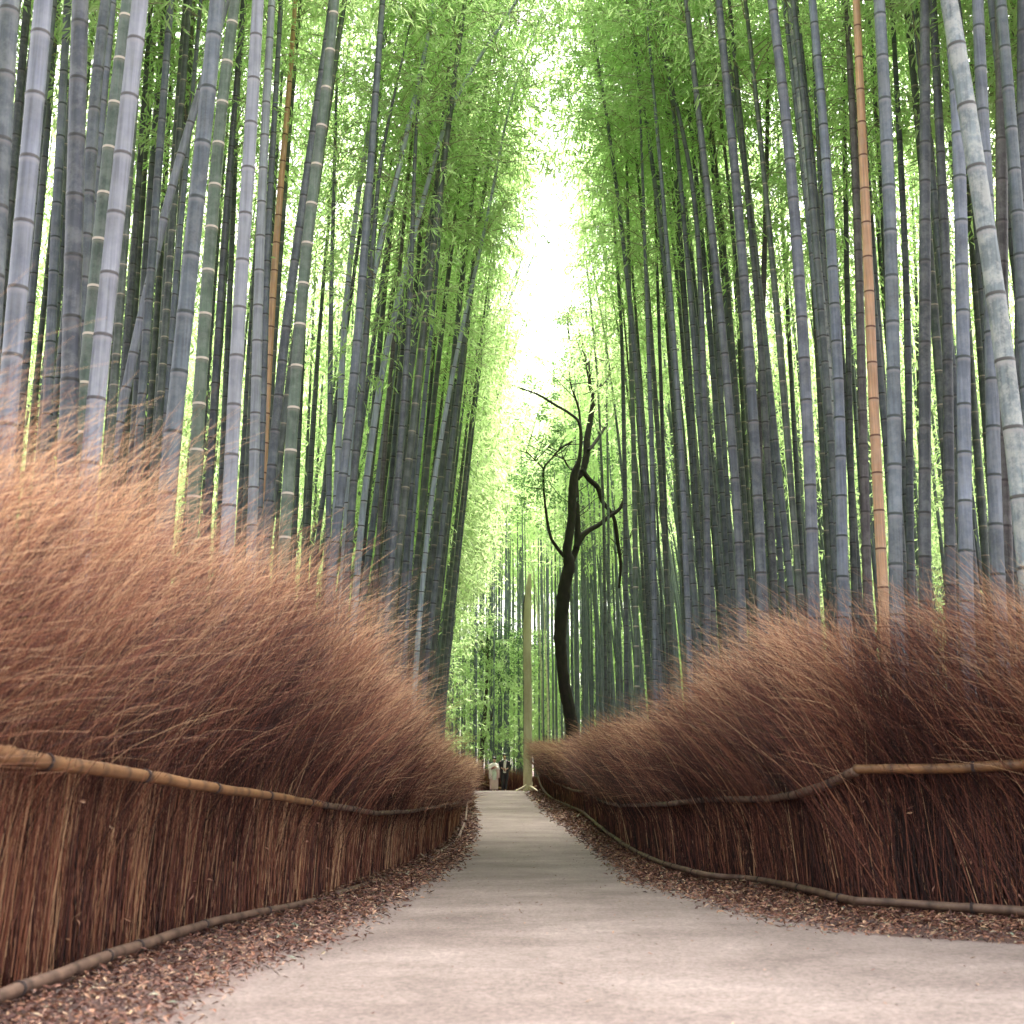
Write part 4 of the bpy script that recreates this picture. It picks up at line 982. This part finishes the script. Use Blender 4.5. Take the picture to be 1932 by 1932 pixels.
child(link('crown', np_mesh('crown', V, Fq, [M_tleaf], None, {'tint': ('FACE', ti * .5)}, False)), ts)

# ------------------------------------------------------------------ people
def flat_mat(name, col, rough=.8):
    return simple_mat(name, tuple(np.array(col) * .85), tuple(np.minimum(np.array(col) * 1.1, .9)), 30, rough, .1)
M_skin = flat_mat('skin', (.50, .32, .24), .6); M_hair = flat_mat('hair', (.012, .010, .010), .5)
M_black = flat_mat('black_cloth', (.018, .016, .022)); M_white = flat_mat('white_cloth', (.70, .66, .66)); M_red = flat_mat('dark_red_cloth', (.22, .04, .05))
M_pink = flat_mat('pale_pink_cloth', (.62, .46, .46)); M_mint = flat_mat('pale_green_cloth', (.58, .66, .58)); M_cream = flat_mat('cream_cloth', (.7, .62, .5))
def skin_obj(name, V, E, Rr, mat, parent, root=0, sub=2):
    m = bpy.data.meshes.new(name); m.from_pydata([tuple(v) for v in V], E, []); m.update()
    o = link(name, m, parent)
    md = o.modifiers.new('skin', 'SKIN'); md.use_smooth_shade = True
    for i, sv in enumerate(m.skin_vertices[0].data):
        r = Rr[i]; sv.radius = r if isinstance(r, tuple) else (r, r); sv.use_root = (i == root)
    s = o.modifiers.new('sub', 'SUBSURF'); s.levels = sub; s.render_levels = sub
    m.materials.append(mat)
    return o
def figure(h, J, root, fingers=True):
    """J joint dict in units of height; builds the continuous body"""
    V, E, Rr, idx = [], [], [], {}
    def v(n_, p, r, par=None):
        idx[n_] = len(V); V.append(np.array(p) * h); Rr.append(r if isinstance(r, tuple) else r)
        if par: E.append((idx[par], idx[n_]))
    v('pelvis', J['pelvis'], (.085 * h * .95, .065 * h))
    v('waist', J['waist'], (.072 * h, .055 * h), 'pelvis'); v('chest', J['chest'], (.088 * h, .062 * h), 'waist'); v('neckb', J['neckb'], (.04 * h, .035 * h), 'chest')
    v('neck', J['neck'], .03 * h, 'neckb'); v('jaw', J['jaw'], .038 * h, 'neck'); v('head', J['head'], (.045 * h, .055 * h), 'jaw'); v('crown', J['crown'], (.036 * h, .042 * h), 'head')
    f = np.array([0, -1, 0])
    v('nose', np.array(J['head']) * .55 + np.array(J['jaw']) * .45 + f * .036, .009 * h, 'head')
    for s in ('l', 'r'):
        sg = -1 if s == 'l' else 1
        v('ear' + s, np.array(J['head']) + np.array([sg * .040, .004, -.014]), .010 * h, 'head')
        v('sh' + s, J['sh' + s], .034 * h, 'chest'); v('el' + s, J['el' + s], .024 * h, 'sh' + s); v('wr' + s, J['wr' + s], .015 * h, 'el' + s)
        wr, el = np.array(J['wr' + s]), np.array(J['el' + s]); dd = (wr - el) / np.linalg.norm(wr - el)
        v('palm' + s, wr + dd * .028, (.017 * h, .011 * h), 'wr' + s)
        side = np.cross(dd, [0, -1, 0]); side /= np.linalg.norm(side) + 1e-9
        pl = np.array(J['palm' + s] if 'palm' + s in J else wr + dd * .028)
        for k, ln in enumerate((.030, .036, .034, .027)):
            b0 = pl + side * (k - 1.5) * .011 + dd * .016
            v('f%d%s' % (k, s), b0, .0052 * h, 'palm' + s); v('g%d%s' % (k, s), b0 + dd * ln * .6 + np.array([0, .004, 0]), .0046 * h, 'f%d%s' % (k, s)); v('h%d%s' % (k, s), b0 + dd * ln + np.array([0, .014, 0]), .004 * h, 'g%d%s' % (k, s))
        v('t0' + s, pl - side * .018, .0058 * h, 'palm' + s); v('t1' + s, pl - side * .026 + dd * .018 + np.array([0, -.006, 0]), .0048 * h, 't0' + s)
        v('hip' + s, J['hip' + s], .050 * h, 'pelvis'); v('kn' + s, J['kn' + s], .033 * h, 'hip' + s); v('an' + s, J['an' + s], .020 * h, 'kn' + s); v('toe' + s, J['toe' + s], (.018 * h, .013 * h), 'an' + s)
    return skin_obj('body', V, E, Rr, M_skin, root, 0, 1)
def loft(name, rings, mat, parent, n=20, wave=0):
    """rings (x, y, z, rx, ry)"""
    rs = spline(np.array(rings), len(rings) * 4); th = np.arange(n) / n * 2 * math.pi
    V = [];
    for i, (x, y, z, a_, b_) in enumerate(rs):
        wv = 1 + wave * np.sin(th * 6 + i * .2) * (1 - i / len(rs))
        V.append(np.stack([x + a_ * wv * np.cos(th), y + b_ * wv * np.sin(th), np.full(n, z)], 1))
    m = len(rs); V = np.vstack(V); i = np.arange(m - 1)[:, None] * n; j = np.arange(n)[None]; j2 = (j + 1) % n
    Fq = np.stack([i + j, i + j2, i + n + j2, i + n + j], -1).reshape(-1, 4)
    o = link(name, np_mesh(name, V, Fq, [mat]), parent)
    sd_ = o.modifiers.new('thick', 'SOLIDIFY'); sd_.thickness = .012
    return o
def chain(name, pts, rad, mat, parent, sides=10):
    mb = MB(); q = spline(np.column_stack([np.array(pts, float), np.array(rad, float)]), len(pts) * 5); mb.tube(q[:, :3], q[:, 3], sides)
    return link(name, mb.mesh(name, [mat]), parent)

DP = 59.0
pm = P(952, 1493, DP); pm[2] = gz(DP) + .012
man = empty('person', tuple(pm)); tag(man, 'taller person in dark open jacket and trousers walking, head bowed, on the right', 'person')
h = 1.72
Jm = dict(pelvis=(0, 0, .52), waist=(0, 0, .62), chest=(.0, .0, .735), neckb=(0, -.004, .80), neck=(0, -.008, .84), jaw=(-.004, -.028, .868), head=(-.004, -.022, .91), crown=(-.003, -.012, .945),
          shl=(-.105, 0, .785), ell=(-.135, .0, .64), wrl=(-.055, -.085, .60), shr=(.105, 0, .785), elr=(.14, .01, .63), wrr=(.05, -.09, .585),
          hipl=(-.05, 0, .49), knl=(-.055, -.045, .275), anl=(-.045, .03, .05), toel=(-.045, -.04, .018),
          hipr=(.05, 0, .49), knr=(.045, .0, .275), anr=(.02, .0, .04), toer=(.02, -.08, .014))
figure(h, Jm, man)
A_ = lambda k: np.array(Jm[k]) * h
loft('jacket', [(0, 0, .80, .20, .135), (0, 0, .95, .19, .13), (0, 0, 1.1, .175, .12), (0, 0, 1.25, .195, .125), (0, 0, 1.35, .20, .11), (0, 0, 1.41, .10, .075)], M_black, man)
for s in 'lr':
    chain('sleeve', [A_('sh' + s) + [0, 0, -.01], (A_('sh' + s) + A_('el' + s)) / 2, A_('el' + s), (A_('el' + s) * .45 + A_('wr' + s) * .55)], [.075, .068, .06, .058], M_black, man)
    chain('trouser_leg', [A_('hip' + s) + [0, 0, .06], (A_('hip' + s) + A_('kn' + s)) / 2, A_('kn' + s), A_('an' + s) + [0, 0, .03]], [.105, .095, .075, .065], M_black, man)
    chain('shoe', [A_('an' + s) + [0, .04, -.03], A_('an' + s) + [0, -.03, -.035], A_('toe' + s) + [0, -.03, 0]], [.04, .045, .03], M_black, man)
chain('shirt', [(0, -.128, 1.36), (0, -.130, 1.2), (0, -.132, 1.02), (0, -.135, .84)], [.03, .05, .055, .06], M_white, man)
chain('belt_cloth', [(-.03, -.165, 1.06), (.0, -.17, .98), (.02, -.17, .88)], [.03, .04, .025], M_red, man)
chain('collar', [(.07, -.10, 1.42), (.06, -.14, 1.25), (.05, -.15, 1.1)], [.018, .016, .014], M_white, man)
hd = A_('head') + [0, .005, .028]; mb = MB(); mb.tube([hd + [0, .02, .112], hd + [0, .02, .106], hd + [0, .022, .088], hd + [0, .03, .05], hd + [0, .045, .0], hd + [0, .055, -.06]], [.015, .05, .08, .1, .092, .05], 12)
link('hair', mb.mesh('hair', [M_hair]), man)

pw = P(932, 1493, DP); pw[2] = gz(DP) + .012
wom = empty('person', tuple(pw)); tag(wom, 'shorter person in pale pink and white kimono with dark hair, on the left', 'person')
h = 1.56
Jw = dict(pelvis=(0, 0, .52), waist=(0, 0, .62), chest=(.0, .0, .73), neckb=(0, -.004, .80), neck=(.002, -.008, .84), jaw=(.008, -.026, .868), head=(.008, -.02, .91), crown=(.006, -.01, .945),
          shl=(-.09, 0, .78), ell=(-.12, -.02, .65), wrl=(-.02, -.10, .66), shr=(.09, 0, .78), elr=(.12, -.03, .66), wrr=(.05, -.11, .70),
          hipl=(-.045, 0, .49), knl=(-.04, -.02, .27), anl=(-.035, .0, .04), toel=(-.035, -.07, .014),
          hipr=(.045, 0, .49), knr=(.04, -.01, .27), anr=(.04, .01, .04), toer=(.04, -.06, .014))
figure(h, Jw, wom); A_ = lambda k: np.array(Jw[k]) * h
loft('kimono', [(0, 0, .09, .19, .15), (0, 0, .4, .19, .15), (0, 0, .75, .185, .15), (0, 0, .98, .15, .12), (0, 0, 1.15, .165, .12), (0, 0, 1.22, .165, .10), (0, 0, 1.28, .09, .07)], M_pink, wom, 20, .03)
loft('shawl', [(0, 0, 1.0, .205, .155), (0, 0, 1.12, .20, .15), (0, 0, 1.22, .17, .12), (0, 0, 1.29, .08, .07)], M_white, wom)
loft('obi', [(0, 0, .88, .170, .145), (0, 0, .95, .168, .142), (0, 0, 1.0, .165, .14)], M_mint, wom)
mb = MB(); mb.tube([(.02, -.165, .52), (.02, -.172, .7), (.02, -.165, .88)], [.09, .10, .085], 10, None, True)
ap = link('apron', mb.mesh('apron', [M_mint]), wom); ap.scale = (1, .35, 1); ap.location = (0, -.105, 0)
for s, sg in (('l', -1), ('r', 1)):
    chain('sleeve', [A_('sh' + s), A_('el' + s), A_('el' + s) * .4 + A_('wr' + s) * .6], [.07, .085, .09], M_white, wom)
    mb = MB(); q = A_('el' + s) * .5 + A_('wr' + s) * .5; mb.tube([q + [sg * .03, .02, 0], q + [sg * .04, .02, -.2], q + [sg * .04, .02, -.45]], [.07, .09, .08], 10)
    link('sleeve_drape', mb.mesh('sleeve_drape', [M_white if s == 'l' else M_pink]), wom)
    chain('sandal', [A_('an' + s) + [0, .04, -.045], A_('toe' + s) + [0, -.02, -.0]], [.03, .028], M_cream, wom)
chain('bag', [(-.12, -.16, 1.0), (-.04, -.19, 1.07), (.06, -.2, 1.12)], [.03, .028, .02], M_red, wom)
hd = A_('head') + [0, .005, .028]; mb = MB(); mb.tube([hd + [0, .015, .108], hd + [0, .016, .10], hd + [0, .02, .08], hd + [0, .03, .04], hd + [-.01, .045, .0], hd + [-.02, .045, -.07], hd + [-.02, .04, -.12]], [.015, .05, .08, .098, .09, .06, .03], 12)
mb.tube([hd + [-.03, .08, .02], hd + [-.035, .13, .03]], [.05, .03], 8)
link('hair', mb.mesh('hair', [M_hair]), wom)
